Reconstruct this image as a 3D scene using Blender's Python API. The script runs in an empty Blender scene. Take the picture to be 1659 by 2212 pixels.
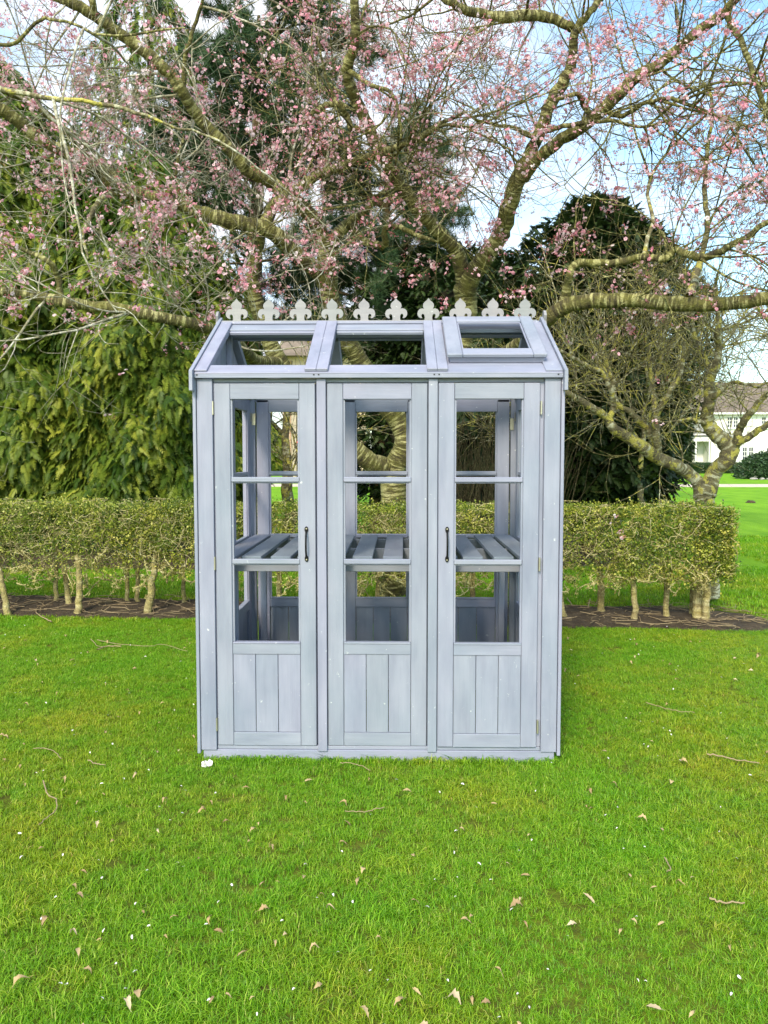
import bpy, bmesh, math, random
import numpy as np
from mathutils import Vector, Matrix
R = math.radians
rng = np.random.default_rng(7)
random.seed(7)
scene = bpy.context.scene
COL = scene.collection

# ------------------------------------------------------------------ camera
F_PX, CX, CY, PITCH, YAW, EYE = 1650.0, 829.5, 1072.0, R(3.3), R(0.99), 1.65
cd = bpy.data.cameras.new('camera'); cam = bpy.data.objects.new('camera', cd); COL.objects.link(cam)
cam.location = (0, 0, EYE); cam.rotation_euler = (R(90) - PITCH, 0, YAW)
cd.sensor_fit = 'VERTICAL'; cd.sensor_height = 36; cd.sensor_width = 27
cd.lens = 36 * F_PX / 2212; cd.shift_y = -34 / 2212; cd.clip_end = 2000; cd.clip_start = 0.05
scene.camera = cam

# ------------------------------------------------------------------ sky, sun, exposure
SUN_EL, SUN_AZ = R(38), R(196)      # azimuth: direction the light comes from, 0 = +Y, clockwise; veiled sun behind the camera, a little left
w = bpy.data.worlds.new('World'); scene.world = w; w.use_nodes = True
nt = w.node_tree; nt.nodes.clear()
N = nt.nodes.new; L = nt.links.new
wo = N('ShaderNodeOutputWorld'); bg = N('ShaderNodeBackground'); L(bg.outputs[0], wo.inputs[0]); bg.inputs[1].default_value = 0.10
sky = N('ShaderNodeTexSky'); sky.sky_type = 'NISHITA'; sky.sun_disc = False; sky.sun_elevation = SUN_EL; sky.sun_rotation = SUN_AZ
tc = N('ShaderNodeTexCoord'); mp = N('ShaderNodeMapping'); mp.inputs['Scale'].default_value = (1, 1, 2.6); mp.inputs['Location'].default_value = (3.1, 0.4, 0.9)
L(tc.outputs['Generated'], mp.inputs['Vector'])
cn = N('ShaderNodeTexNoise'); cn.inputs['Scale'].default_value = 1.9; cn.inputs['Detail'].default_value = 7; cn.inputs['Roughness'].default_value = .55
L(mp.outputs[0], cn.inputs['Vector'])
cr = N('ShaderNodeValToRGB'); cr.color_ramp.elements[0].position = .42; cr.color_ramp.elements[1].position = .62
L(cn.outputs['Fac'], cr.inputs[0])
mx = N('ShaderNodeMix'); mx.data_type = 'RGBA'; L(cr.outputs[0], mx.inputs['Factor'])
sm = N('ShaderNodeMix'); sm.data_type = 'RGBA'; sm.blend_type = 'MULTIPLY'; sm.inputs['Factor'].default_value = 1
L(sky.outputs[0], sm.inputs['A']); sm.inputs['B'].default_value = (1.75, 2.0, 1.9, 1)
L(sm.outputs['Result'], mx.inputs['A']); 
sz = N('ShaderNodeSeparateXYZ'); L(tc.outputs['Generated'], sz.inputs[0])      # cloud brighter overhead than low down, as overcast sky is
cl = N('ShaderNodeValToRGB'); cl.color_ramp.elements[0].position = .02; cl.color_ramp.elements[0].color = (4.6, 4.7, 5.0, 1); cl.color_ramp.elements[1].position = .95; cl.color_ramp.elements[1].color = (8.5, 8.8, 9.6, 1)
L(sz.outputs['Z'], cl.inputs[0]); L(cl.outputs[0], mx.inputs['B'])
L(mx.outputs['Result'], bg.inputs[0])
sd = bpy.data.lights.new('sun', 'SUN'); sun = bpy.data.objects.new('sun', sd); COL.objects.link(sun)
sd.energy = 2.2; sd.angle = R(12); sd.color = (1, .87, .68)
sdir = Vector((math.sin(SUN_AZ) * math.cos(SUN_EL), math.cos(SUN_AZ) * math.cos(SUN_EL), math.sin(SUN_EL)))
sun.rotation_euler = sdir.to_track_quat('Z', 'Y').to_euler()
scene.view_settings.view_transform = 'Standard'; scene.view_settings.look = 'None'
scene.view_settings.gamma = 1; scene.view_settings.use_curve_mapping = False
scene.view_settings.exposure = 1.05

# ------------------------------------------------------------------ helpers
def P(u, v, Y):
    """world point at distance Y ahead seen in direction (u, v) of the survey photograph"""
    x = (u - CX) / F_PX; d = (v - CY) / F_PX
    vy = math.cos(PITCH) - d * math.sin(PITCH); vz = -math.sin(PITCH) - d * math.cos(PITCH)
    X = x * math.cos(YAW) - vy * math.sin(YAW); Yy = x * math.sin(YAW) + vy * math.cos(YAW)
    s = Y / Yy
    return (X * s, Y, EYE + vz * s)
def G(u, v):
    a = P(u, v, 1.0); k = EYE / (EYE - a[2]); return (a[0] * k, k, 0.0)

def tag(o, label=None, cat=None, group=None, kind=None):
    if label: o['label'] = label
    if cat: o['category'] = cat
    if group: o['group'] = group
    if kind: o['kind'] = kind
    return o
def empty(name, loc, rz=0, parent=None):
    o = bpy.data.objects.new(name, None); COL.objects.link(o); o.location = loc; o.rotation_euler.z = rz
    o.empty_display_size = .1
    if parent: o.parent = parent
    return o
def link(name, me, mat=None, parent=None, keep_world=False):
    o = bpy.data.objects.new(name, me); COL.objects.link(o)
    if mat is not None and not me.materials: me.materials.append(mat)
    if parent: o.parent = parent
    return o
def np_mesh(name, V, Fq, smooth=False, attrs=None):
    V = np.asarray(V, dtype=np.float32).reshape(-1, 3); Fq = np.asarray(Fq, dtype=np.int32)
    me = bpy.data.meshes.new(name); me.vertices.add(len(V)); me.vertices.foreach_set('co', V.ravel())
    n, k = Fq.shape; me.loops.add(n * k); me.loops.foreach_set('vertex_index', Fq.ravel())
    me.polygons.add(n); me.polygons.foreach_set('loop_start', np.arange(0, n * k, k, dtype=np.int32))
    me.update(calc_edges=True)
    if smooth: me.polygons.foreach_set('use_smooth', np.ones(n, dtype=bool))
    for an, arr in (attrs or {}).items():
        at = me.attributes.new(an, 'FLOAT', 'POINT'); at.data.foreach_set('value', np.asarray(arr, dtype=np.float32).ravel())
    me.validate() if False else None
    return me

class MB:
    def __init__(s): s.bm = bmesh.new()
    def box(s, x0, x1, y0, y1, z0, z1, M=None, bev=0.0):
        x0, x1 = min(x0, x1), max(x0, x1); y0, y1 = min(y0, y1), max(y0, y1); z0, z1 = min(z0, z1), max(z0, z1)
        co = [(x, y, z) for x in (x0, x1) for y in (y0, y1) for z in (z0, z1)]
        vs = [s.bm.verts.new(c) for c in co]
        fs = [s.bm.faces.new([vs[i] for i in f]) for f in ((0, 1, 3, 2), (4, 6, 7, 5), (0, 4, 5, 1), (2, 3, 7, 6), (0, 2, 6, 4), (1, 5, 7, 3))]
        if bev:
            es = list({e for f in fs for e in f.edges})
            r = bmesh.ops.bevel(s.bm, geom=es, offset=bev, segments=1, affect='EDGES')
            vs = list({v for f in r['faces'] for v in f.verts} | {v for v in vs if v.is_valid})
        if M is not None:
            for v in vs: v.co = M @ v.co
        return s
    def prism(s, pts, a0, a1, axis='y', M=None):
        """closed outline pts (in the plane across axis) extruded from a0 to a1"""
        def mk(p, a):
            return {'y': (p[0], a, p[1]), 'x': (a, p[0], p[1]), 'z': (p[0], p[1], a)}[axis]
        A = [s.bm.verts.new(mk(p, a0)) for p in pts]; B = [s.bm.verts.new(mk(p, a1)) for p in pts]
        n = len(pts)
        s.bm.faces.new(A); s.bm.faces.new(B[::-1])
        for i in range(n): s.bm.faces.new([A[(i + 1) % n], A[i], B[i], B[(i + 1) % n]])
        if M is not None:
            for v in A + B: v.co = M @ v.co
        return s
    def cyl(s, p0, p1, r0, r1=None, n=10):
        r1 = r0 if r1 is None else r1
        p0 = Vector(p0); p1 = Vector(p1); t = (p1 - p0).normalized(); q = t.to_track_quat('Z', 'Y')
        A = []; B = []
        for i in range(n):
            a = 2 * math.pi * i / n; d = q @ Vector((math.cos(a), math.sin(a), 0))
            A.append(s.bm.verts.new(p0 + d * r0)); B.append(s.bm.verts.new(p1 + d * r1))
        s.bm.faces.new(A[::-1]); s.bm.faces.new(B)
        for i in range(n): s.bm.faces.new([A[i], A[(i + 1) % n], B[(i + 1) % n], B[i]])
        return s
    def tube(s, pts, r, n=8):
        for a, b in zip(pts[:-1], pts[1:]): s.cyl(a, b, r, r, n)
        return s
    def build(s, name, mat, parent=None, smooth=False):
        bmesh.ops.recalc_face_normals(s.bm, faces=s.bm.faces)
        me = bpy.data.meshes.new(name); s.bm.to_mesh(me); s.bm.free()
        if smooth:
            for p in me.polygons: p.use_smooth = True
        return link(name, me, mat, parent)

# ------------------------------------------------------------------ materials
def new_mat(name):
    m = bpy.data.materials.new(name); m.use_nodes = True
    nt = m.node_tree; b = nt.nodes['Principled BSDF']
    return m, nt, b, nt.nodes.new, nt.links.new
def ramp(N, stops):
    r = N('ShaderNodeValToRGB'); e = r.color_ramp.elements
    while len(e) < len(stops): e.new(.5)
    for i, (p, c) in enumerate(stops): e[i].position = p; e[i].color = (*c, 1)
    return r
def noise(N, L, scale, detail=4, rough=.55, vec=None, sc=None):
    n = N('ShaderNodeTexNoise'); n.inputs['Scale'].default_value = scale; n.inputs['Detail'].default_value = detail; n.inputs['Roughness'].default_value = rough
    if vec is not None:
        if sc:
            m = N('ShaderNodeMapping'); m.inputs['Scale'].default_value = sc; L(vec, m.inputs['Vector']); vec = m.outputs[0]
        L(vec, n.inputs['Vector'])
    return n
def mixc(N, L, fac, a, b, mode='MIX'):
    m = N('ShaderNodeMix'); m.data_type = 'RGBA'; m.blend_type = mode
    for s, v in (('Factor', fac), ('A', a), ('B', b)):
        if hasattr(v, 'is_linked') or hasattr(v, 'links'): L(v, m.inputs[s])
        elif s == 'Factor': m.inputs[s].default_value = v
        else: m.inputs[s].default_value = (*v, 1)
    return m.outputs['Result']
def bump(N, L, b, h, strength=.3, dist=.01):
    n = N('ShaderNodeBump'); n.inputs['Strength'].default_value = strength; n.inputs['Distance'].default_value = dist
    L(h, n.inputs['Height']); L(n.outputs[0], b.inputs['Normal'])

def simple(name, col, rough=.6, metal=0, var=.12, nscale=6, bmp=0):
    m, nt, b, N, L = new_mat(name)
    g = N('ShaderNodeNewGeometry'); n = noise(N, L, nscale, 5, .6, g.outputs['Position'])
    lo = tuple(c * (1 - var) for c in col); hi = tuple(min(1, c * (1 + var)) for c in col)
    r = ramp(N, [(.3, lo), (.7, hi)]); L(n.outputs['Fac'], r.inputs[0]); L(r.outputs[0], b.inputs['Base Color'])
    b.inputs['Roughness'].default_value = rough; b.inputs['Metallic'].default_value = metal
    if bmp: bump(N, L, b, n.outputs['Fac'], bmp, .01)
    return m

def paint_mat(name, axis, base=(.258, .292, .375)):
    """blue grey brushed paint over softwood; axis = grain direction"""
    m, nt, b, N, L = new_mat(name)
    g = N('ShaderNodeNewGeometry'); pos = g.outputs['Position']
    oi = N('ShaderNodeObjectInfo')
    off = N('ShaderNodeVectorMath'); off.operation = 'ADD'; L(pos, off.inputs[0])
    cmb = N('ShaderNodeCombineXYZ'); mu = N('ShaderNodeMath'); mu.operation = 'MULTIPLY'; mu.inputs[1].default_value = 9; L(oi.outputs['Random'], mu.inputs[0])
    for i in range(3): L(mu.outputs[0], cmb.inputs[i])
    L(cmb.outputs[0], off.inputs[1]); pos = off.outputs[0]
    sc = {'x': (2, 60, 60), 'y': (60, 2, 60), 'z': (60, 60, 2)}[axis]
    gr = noise(N, L, 1.0, 5, .65, pos, sc)
    big = noise(N, L, 2.2, 4, .6, pos)
    sc2 = {'x': (3, 14, 14), 'y': (14, 3, 14), 'z': (14, 14, 3)}[axis]
    brush = noise(N, L, 1.0, 3, .5, pos, sc2)
    c1 = (base[0] * .86, base[1] * .90, base[2] * .90); c2 = (base[0] * 1.16, base[1] * 1.08, base[2] * 1.07)
    r1 = ramp(N, [(.25, c1), (.75, c2)]); L(big.outputs['Fac'], r1.inputs[0])
    r2 = ramp(N, [(.25, (.84, .84, .87)), (.5, (1, 1, 1)), (.75, (1.13, 1.12, 1.10))]); L(brush.outputs['Fac'], r2.inputs[0])
    c = mixc(N, L, 1.0, r1.outputs[0], r2.outputs[0], 'MULTIPLY')
    r3 = ramp(N, [(.3, (.955, .955, .955)), (.6, (1.01, 1.01, 1.01))]); L(gr.outputs['Fac'], r3.inputs[0])
    c = mixc(N, L, 1.0, c, r3.outputs[0], 'MULTIPLY')
    # thin scuffs where the pale undercoat shows, and per-board tone
    sc_ = noise(N, L, 26, 6, .75, pos); rs = ramp(N, [(.655, (0, 0, 0)), (.70, (1, 1, 1))]); L(sc_.outputs['Fac'], rs.inputs[0])
    c = mixc(N, L, rs.outputs[0], c, (.62, .66, .66))
    rb = ramp(N, [(0, (.95, .96, .93)), (.5, (1, 1, 1)), (1, (1.04, .99, 1.03))]); L(oi.outputs['Random'], rb.inputs[0])
    c = mixc(N, L, 1.0, c, rb.outputs[0], 'MULTIPLY')
    L(c, b.inputs['Base Color'])
    rr = N('ShaderNodeMapRange'); L(big.outputs['Fac'], rr.inputs[0]); rr.inputs[3].default_value = .42; rr.inputs[4].default_value = .62; L(rr.outputs[0], b.inputs['Roughness'])
    ad = N('ShaderNodeMath'); ad.operation = 'ADD'; L(gr.outputs['Fac'], ad.inputs[0]); L(brush.outputs['Fac'], ad.inputs[1])
    bump(N, L, b, ad.outputs[0], .4, .004)
    return m
PX, PY, PZ = paint_mat('paint_x', 'x'), paint_mat('paint_y', 'y'), paint_mat('paint_z', 'z')
PRIM = paint_mat('finial_paint', 'x', (.262, .275, .28))

def bark_mat(name, dark, mid, pale, moss, band=38, pale_at=.60, moss_amt=.5, m0=.42, m1=.62):
    m, nt, b, N, L = new_mat(name)
    g = N('ShaderNodeNewGeometry'); at = N('ShaderNodeAttribute'); at.attribute_name = 'along'
    sx = N('ShaderNodeSeparateXYZ'); L(g.outputs['Position'], sx.inputs[0])
    k = N('ShaderNodeMath'); k.operation = 'MULTIPLY'; k.inputs[1].default_value = band; L(at.outputs['Fac'], k.inputs[0])
    cb = N('ShaderNodeCombineXYZ'); L(k.outputs[0], cb.inputs[0])
    for i, s in ((1, 'X'), (2, 'Z')):
        q = N('ShaderNodeMath'); q.operation = 'MULTIPLY'; q.inputs[1].default_value = 7; L(sx.outputs[s], q.inputs[0]); L(q.outputs[0], cb.inputs[i])
    n1 = noise(N, L, 1.0, 4, .6, cb.outputs[0]); n2 = noise(N, L, 9, 5, .65, g.outputs['Position']); n3 = noise(N, L, 60, 3, .6, g.outputs['Position'])
    n4 = noise(N, L, 3.2, 5, .65, g.outputs['Position']); am = N('ShaderNodeMath'); am.operation = 'MULTIPLY_ADD'; L(n4.outputs['Fac'], am.inputs[0]); am.inputs[1].default_value = .45; am.inputs[2].default_value = -.225
    sm_ = N('ShaderNodeMath'); sm_.operation = 'ADD'; L(n1.outputs['Fac'], sm_.inputs[0]); L(am.outputs[0], sm_.inputs[1])
    r1 = ramp(N, [(.35, dark), (pale_at - .06, mid), (pale_at + .03, pale)]); L(sm_.outputs[0], r1.inputs[0])
    rm = ramp(N, [(m0, (0, 0, 0)), (m1, (moss_amt,) * 3)]); L(n2.outputs['Fac'], rm.inputs[0])
    c = mixc(N, L, rm.outputs[0], r1.outputs[0], moss)
    r3 = ramp(N, [(.3, (.7, .7, .7)), (.7, (1.25, 1.25, 1.25))]); L(n3.outputs['Fac'], r3.inputs[0])
    c = mixc(N, L, 1.0, c, r3.outputs[0], 'MULTIPLY')
    L(c, b.inputs['Base Color']); b.inputs['Roughness'].default_value = .85
    ad = N('ShaderNodeMath'); ad.operation = 'ADD'; L(n1.outputs['Fac'], ad.inputs[0]); L(n3.outputs['Fac'], ad.inputs[1])
    bump(N, L, b, ad.outputs[0], .8, .02)
    return m
CHERRY = bark_mat('cherry_bark', (.04, .032, .014), (.125, .112, .036), (.46, .44, .20), (.17, .175, .024), 38, .585)
LICHEN = bark_mat('lichen_bark', (.10, .085, .045), (.20, .18, .085), (.50, .50, .34), (.50, .46, .09), 22, .60, .9, .52, .58)
GREYTWIG = bark_mat('grey_twig_bark', (.16, .14, .10), (.34, .32, .24), (.60, .60, .50), (.30, .29, .12), 18, .58, .5)
STEM = bark_mat('hedge_stem_bark', (.20, .16, .07), (.33, .28, .13), (.5, .45, .25), (.38, .33, .10), 25, .6, .6)
PINEBARK = bark_mat('pine_bark', (.07, .045, .02), (.15, .10, .045), (.24, .17, .08), (.12, .11, .03), 12, .6, .3)

def rand_mat(name, cols, rough=.55, trans=0, patch=None, pscale=1.0, spec=.3):
    """instanced leaves: tone per instance, optional patchy variation over the ground or crown"""
    m, nt, b, N, L = new_mat(name)
    oi = N('ShaderNodeObjectInfo'); r = ramp(N, [(i / max(1, len(cols) - 1), c) for i, c in enumerate(cols)]); L(oi.outputs['Random'], r.inputs[0])
    c = r.outputs[0]
    if patch:
        g = N('ShaderNodeNewGeometry'); n = noise(N, L, pscale, 4, .6, g.outputs['Position'])
        rp = ramp(N, [(.32, patch[0]), (.5, (1, 1, 1)), (.68, patch[1])]); L(n.outputs['Fac'], rp.inputs[0])
        c = mixc(N, L, 1.0, c, rp.outputs[0], 'MULTIPLY')
    L(c, b.inputs['Base Color']); b.inputs['Roughness'].default_value = rough; b.inputs['Specular IOR Level'].default_value = spec
    if trans:
        out = nt.nodes['Material Output']; t = N('ShaderNodeBsdfTranslucent'); L(c, t.inputs['Color'])
        ms = N('ShaderNodeMixShader'); ms.inputs[0].default_value = trans; L(b.outputs[0], ms.inputs[1]); L(t.outputs[0], ms.inputs[2]); L(ms.outputs[0], out.inputs['Surface'])
    return m
def grass_mat():
    m, nt, b, N, L = new_mat('grass_blades')
    oi = N('ShaderNodeObjectInfo'); at = N('ShaderNodeAttribute'); at.attribute_name = 'tone'
    a = N('ShaderNodeMath'); a.operation = 'MULTIPLY_ADD'; L(at.outputs['Fac'], a.inputs[0]); a.inputs[1].default_value = .62
    k = N('ShaderNodeMath'); k.operation = 'MULTIPLY'; L(oi.outputs['Random'], k.inputs[0]); k.inputs[1].default_value = .38; L(k.outputs[0], a.inputs[2])
    r = ramp(N, [(0, (.07, .19, .005)), (.35, (.15, .35, .008)), (.65, (.25, .47, .014)), (.88, (.40, .56, .045)), (1, (.62, .56, .2))]); L(a.outputs[0], r.inputs[0])
    g = N('ShaderNodeNewGeometry'); n = noise(N, L, .8, 5, .65, g.outputs['Position'])
    rp = ramp(N, [(.36, (.80, 1.0, .7)), (.5, (1, 1, 1)), (.64, (1.55, 1.05, 1.3))]); L(n.outputs['Fac'], rp.inputs[0])
    c = mixc(N, L, 1.0, r.outputs[0], rp.outputs[0], 'MULTIPLY')
    L(c, b.inputs['Base Color']); b.inputs['Roughness'].default_value = .42; b.inputs['Specular IOR Level'].default_value = .4
    out = nt.nodes['Material Output']; t = N('ShaderNodeBsdfTranslucent'); L(c, t.inputs['Color'])
    ms = N('ShaderNodeMixShader'); ms.inputs[0].default_value = .35; L(b.outputs[0], ms.inputs[1]); L(t.outputs[0], ms.inputs[2]); L(ms.outputs[0], out.inputs['Surface'])
    return m
GRASS = grass_mat()
LAWNFAR = None
LEY = rand_mat('cypress_sprays', [(.035, .08, .010), (.085, .145, .015), (.16, .215, .02), (.30, .34, .045)], .5, .25, ((.5, .7, .6), (1.2, 1.1, 1)), .8)
YEW = rand_mat('yew_sprays', [(.012, .03, .008), (.025, .05, .012), (.05, .085, .02)], .5, .1, ((.6, .7, .6), (1.3, 1.2, 1)), 1.1)
PINE = rand_mat('pine_needles', [(.025, .06, .022), (.05, .10, .035), (.08, .13, .05)], .5, .1)
HLEAF = rand_mat('hedge_leaves', [(.03, .07, .008), (.11, .17, .015), (.28, .34, .03), (.52, .52, .13)], .45, .2, ((.7, .8, .7), (1.25, 1.1, 1)), 2.2, .4)
BLOS = rand_mat('cherry_blossom', [(.76, .30, .40), (.82, .46, .54), (.86, .60, .65), (.88, .76, .78)], .55, .35)
BUD = rand_mat('cherry_buds', [(.50, .10, .14), (.62, .20, .24), (.45, .17, .12)], .55, .2)
SHRUB = rand_mat('shrub_leaves', [(.02, .05, .018), (.04, .08, .03), (.06, .11, .04)], .35, .1)
BARE = rand_mat('budding_twigs', [(.14, .13, .05), (.2, .2, .08)], .8)
TAN = rand_mat('dead_leaf', [(.40, .28, .13), (.52, .39, .21), (.27, .17, .08), (.60, .48, .30)], .7, .1)
WHITE = rand_mat('fallen_petal', [(.85, .76, .78), (.88, .84, .84)], .6, .2)
BLACK = simple('black_iron', (.015, .015, .016), .35, .6)
BRASS = simple('zinc_plate', (.55, .52, .40), .35, .8)

# ------------------------------------------------------------------ scatter with geometry nodes
def scatter(name, pts, rot, scl, idx, templates, parent=None):
    pts = np.asarray(pts, dtype=np.float32)
    me = bpy.data.meshes.new(name); me.vertices.add(len(pts)); me.vertices.foreach_set('co', pts.ravel())
    a = me.attributes.new('rot', 'FLOAT_VECTOR', 'POINT'); a.data.foreach_set('vector', np.asarray(rot, dtype=np.float32).ravel())
    a = me.attributes.new('scl', 'FLOAT', 'POINT'); a.data.foreach_set('value', np.asarray(scl, dtype=np.float32).ravel())
    a = me.attributes.new('idx', 'INT', 'POINT'); a.data.foreach_set('value', np.asarray(idx, dtype=np.int32).ravel())
    o = link(name, me, None, parent)
    ng = bpy.data.node_groups.new(name, 'GeometryNodeTree')
    ng.interface.new_socket('Geometry', in_out='INPUT', socket_type='NodeSocketGeometry')
    ng.interface.new_socket('Geometry', in_out='OUTPUT', socket_type='NodeSocketGeometry')
    N = ng.nodes.new; L = ng.links.new
    gi = N('NodeGroupInput'); go = N('NodeGroupOutput'); jn = N('GeometryNodeJoinGeometry'); L(jn.outputs[0], go.inputs[0])
    def nattr(t, n):
        x = N('GeometryNodeInputNamedAttribute'); x.data_type = t; x.inputs['Name'].default_value = n
        return [s for s in x.outputs if s.enabled and s.name == 'Attribute'][0]
    ra = nattr('FLOAT_VECTOR', 'rot'); sa = nattr('FLOAT', 'scl'); ia = nattr('INT', 'idx')
    e2r = N('FunctionNodeEulerToRotation'); L(ra, e2r.inputs[0])
    for k, t in enumerate(templates):
        oi = N('GeometryNodeObjectInfo'); oi.inputs['Object'].default_value = t
        cp = N('FunctionNodeCompare'); cp.data_type = 'INT'; cp.operation = 'EQUAL'
        ins = [s for s in cp.inputs if s.enabled]; L(ia, ins[0]); ins[1].default_value = k
        ip = N('GeometryNodeInstanceOnPoints'); L(gi.outputs[0], ip.inputs['Points']); L(cp.outputs[0], ip.inputs['Selection'])
        L(oi.outputs['Geometry'], ip.inputs['Instance']); L(e2r.outputs[0], ip.inputs['Rotation']); L(sa, ip.inputs['Scale'])
        L(ip.outputs[0], jn.inputs[0])
    md = o.modifiers.new('scatter', 'NODES'); md.node_group = ng
    o['kind'] = 'stuff'
    return o
def template(name, V, Fq, mat, attrs=None):
    me = np_mesh(name, V, Fq, False, attrs); me.materials.append(mat)
    return bpy.data.objects.new(name, me)          # never linked: only a source for the scatter

def unit(a): return a / np.maximum(1e-9, np.linalg.norm(a, axis=-1, keepdims=True))
def tube_arrays(Pp, Rr, sides=3):
    """Pp (n,k,3), Rr (n,k) -> verts, quads, along"""
    n, k, _ = Pp.shape
    T = unit(np.gradient(Pp, axis=1)); mean = unit(T.mean(axis=1))
    ref = np.where(np.abs(mean[:, 2:3]) > .8, np.array([[1., 0, 0]]), np.array([[0, 0, 1.]]))[:, None, :]
    U = unit(np.cross(T, ref)); W = np.cross(T, U)
    a = np.arange(sides) * 2 * np.pi / sides
    V = Pp[:, :, None, :] + Rr[:, :, None, None] * (np.cos(a)[None, None, :, None] * U[:, :, None, :] + np.sin(a)[None, None, :, None] * W[:, :, None, :])
    idx = np.arange(n * k * sides).reshape(n, k, sides)
    nx = np.roll(idx, -1, axis=2)
    Fq = np.stack([idx[:, :-1], nx[:, :-1], nx[:, 1:], idx[:, 1:]], axis=-1).reshape(-1, 4)
    al = np.concatenate([np.zeros((n, 1)), np.cumsum(np.linalg.norm(np.diff(Pp, axis=1), axis=-1), axis=1)], axis=1)
    al = al + np.arange(n)[:, None] * 3.7
    return V.reshape(-1, 3), Fq, np.repeat(al.reshape(-1), sides)
def tubes_obj(name, groups, mat, parent=None, smooth=True):
    """groups: list of (P, R, sides)"""
    Vs, Fs, As, off = [], [], [], 0
    for Pp, Rr, s in groups:
        V, Fq, A = tube_arrays(Pp, Rr, s); Vs.append(V); Fs.append(Fq + off); As.append(A); off += len(V)
    me = np_mesh(name, np.concatenate(Vs), np.concatenate(Fs), smooth, {'along': np.concatenate(As)})
    return link(name, me, mat, parent)
def smooth_path(pts, n, jitter=0.0):
    """Catmull-Rom through (x,y,z,r) control points"""
    p = np.array(pts, dtype=float); p = np.vstack([2 * p[0] - p[1], p, 2 * p[-1] - p[-2]])
    seg = len(p) - 3; out = []
    for t in np.linspace(0, seg - 1e-6, n):
        i = int(t); f = t - i; a, b, c, d = p[i:i + 4]
        out.append(.5 * ((2 * b) + (c - a) * f + (2 * a - 5 * b + 4 * c - d) * f * f + (3 * b - a - 3 * c + d) * f ** 3))
    out = np.array(out); out[:, 3] = np.maximum(out[:, 3], .002)
    if jitter: out[1:-1, :3] += rng.normal(0, jitter, (n - 2, 3)); out[:, 3] *= 1 + rng.normal(0, .025, n)
    return out
def grow(Pp, Rr, n, length, K=6, ang=(30, 75), t=(.15, 1), r=(.3, .6), rabs=None, bias=(0, 0, 0), curl=.5, wob=.25, wlen=True, wt=None):
    m, k, _ = Pp.shape
    ln = np.linalg.norm(np.diff(Pp, axis=1), axis=-1).sum(axis=1)
    ln = ln * (1 if wt is None else np.asarray(wt)); pr = ln / ln.sum()
    i = rng.choice(m, n, p=pr); tt = rng.uniform(t[0], t[1], n) * (k - 1.001); j = tt.astype(int); f = (tt - j)[:, None]
    p0 = Pp[i, j] * (1 - f) + Pp[i, j + 1] * f; T = unit(Pp[i, j + 1] - Pp[i, j]); r0 = Rr[i, j] * (1 - f[:, 0]) + Rr[i, j + 1] * f[:, 0]
    q = unit(np.cross(T, unit(rng.normal(size=(n, 3)))))
    A = np.radians(rng.uniform(ang[0], ang[1], n))[:, None]
    d = unit(T * np.cos(A) + q * np.sin(A)); Ln = rng.uniform(length[0], length[1], n)
    cv = unit(rng.normal(size=(n, 3))) * curl / (K - 1)
    out = np.zeros((n, K, 3)); out[:, 0] = p0
    for s in range(1, K):
        d = unit(d + cv + rng.normal(0, wob, (n, 3)) * .6 + np.array(bias) / (K - 1))
        out[:, s] = out[:, s - 1] + d * (Ln / (K - 1))[:, None]
    if rabs: rr = rng.uniform(rabs[0], rabs[1], n)
    else: rr = np.minimum(r0 * .9, r0 * rng.uniform(r[0], r[1], n))
    rad = rr[:, None] * np.linspace(1, .35, K)[None, :]
    return out, rad

# ------------------------------------------------------------------ the setting: lawn, soil, path
def ground_mat():
    m, nt, b, N, L = new_mat('lawn_ground')
    g = N('ShaderNodeNewGeometry'); pos = g.outputs['Position']
    n1 = noise(N, L, .55, 5, .6, pos); n2 = noise(N, L, 14, 6, .7, pos); n3 = noise(N, L, 2.2, 4, .6, pos, (1, .35, 1))
    near = ramp(N, [(.3, (.06, .055, .02)), (.5, (.10, .13, .015)), (.75, (.15, .22, .02))]); L(n2.outputs['Fac'], near.inputs[0])
    far = ramp(N, [(.3, (.115, .29, .010)), (.7, (.20, .40, .02))]); L(n3.outputs['Fac'], far.inputs[0])
    sx = N('ShaderNodeSeparateXYZ'); L(pos, sx.inputs[0])
    mr = N('ShaderNodeMapRange'); L(sx.outputs['Y'], mr.inputs[0]); mr.inputs[1].default_value = 8; mr.inputs[2].default_value = 11
    c = mixc(N, L, mr.outputs[0], near.outputs[0], far.outputs[0])
    r = ramp(N, [(.3, (.82, .86, .8)), (.7, (1.15, 1.08, 1.0))]); L(n1.outputs['Fac'], r.inputs[0]); c = mixc(N, L, 1.0, c, r.outputs[0], 'MULTIPLY')
    L(c, b.inputs['Base Color']); b.inputs['Roughness'].default_value = .95; b.inputs['Specular IOR Level'].default_value = .1
    bump(N, L, b, n2.outputs['Fac'], .8, .03)
    return m
b = MB(); b.box(-600, 600, -60, 900, -.4, 0); tag(b.build('lawn', ground_mat()), kind='structure')

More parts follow.
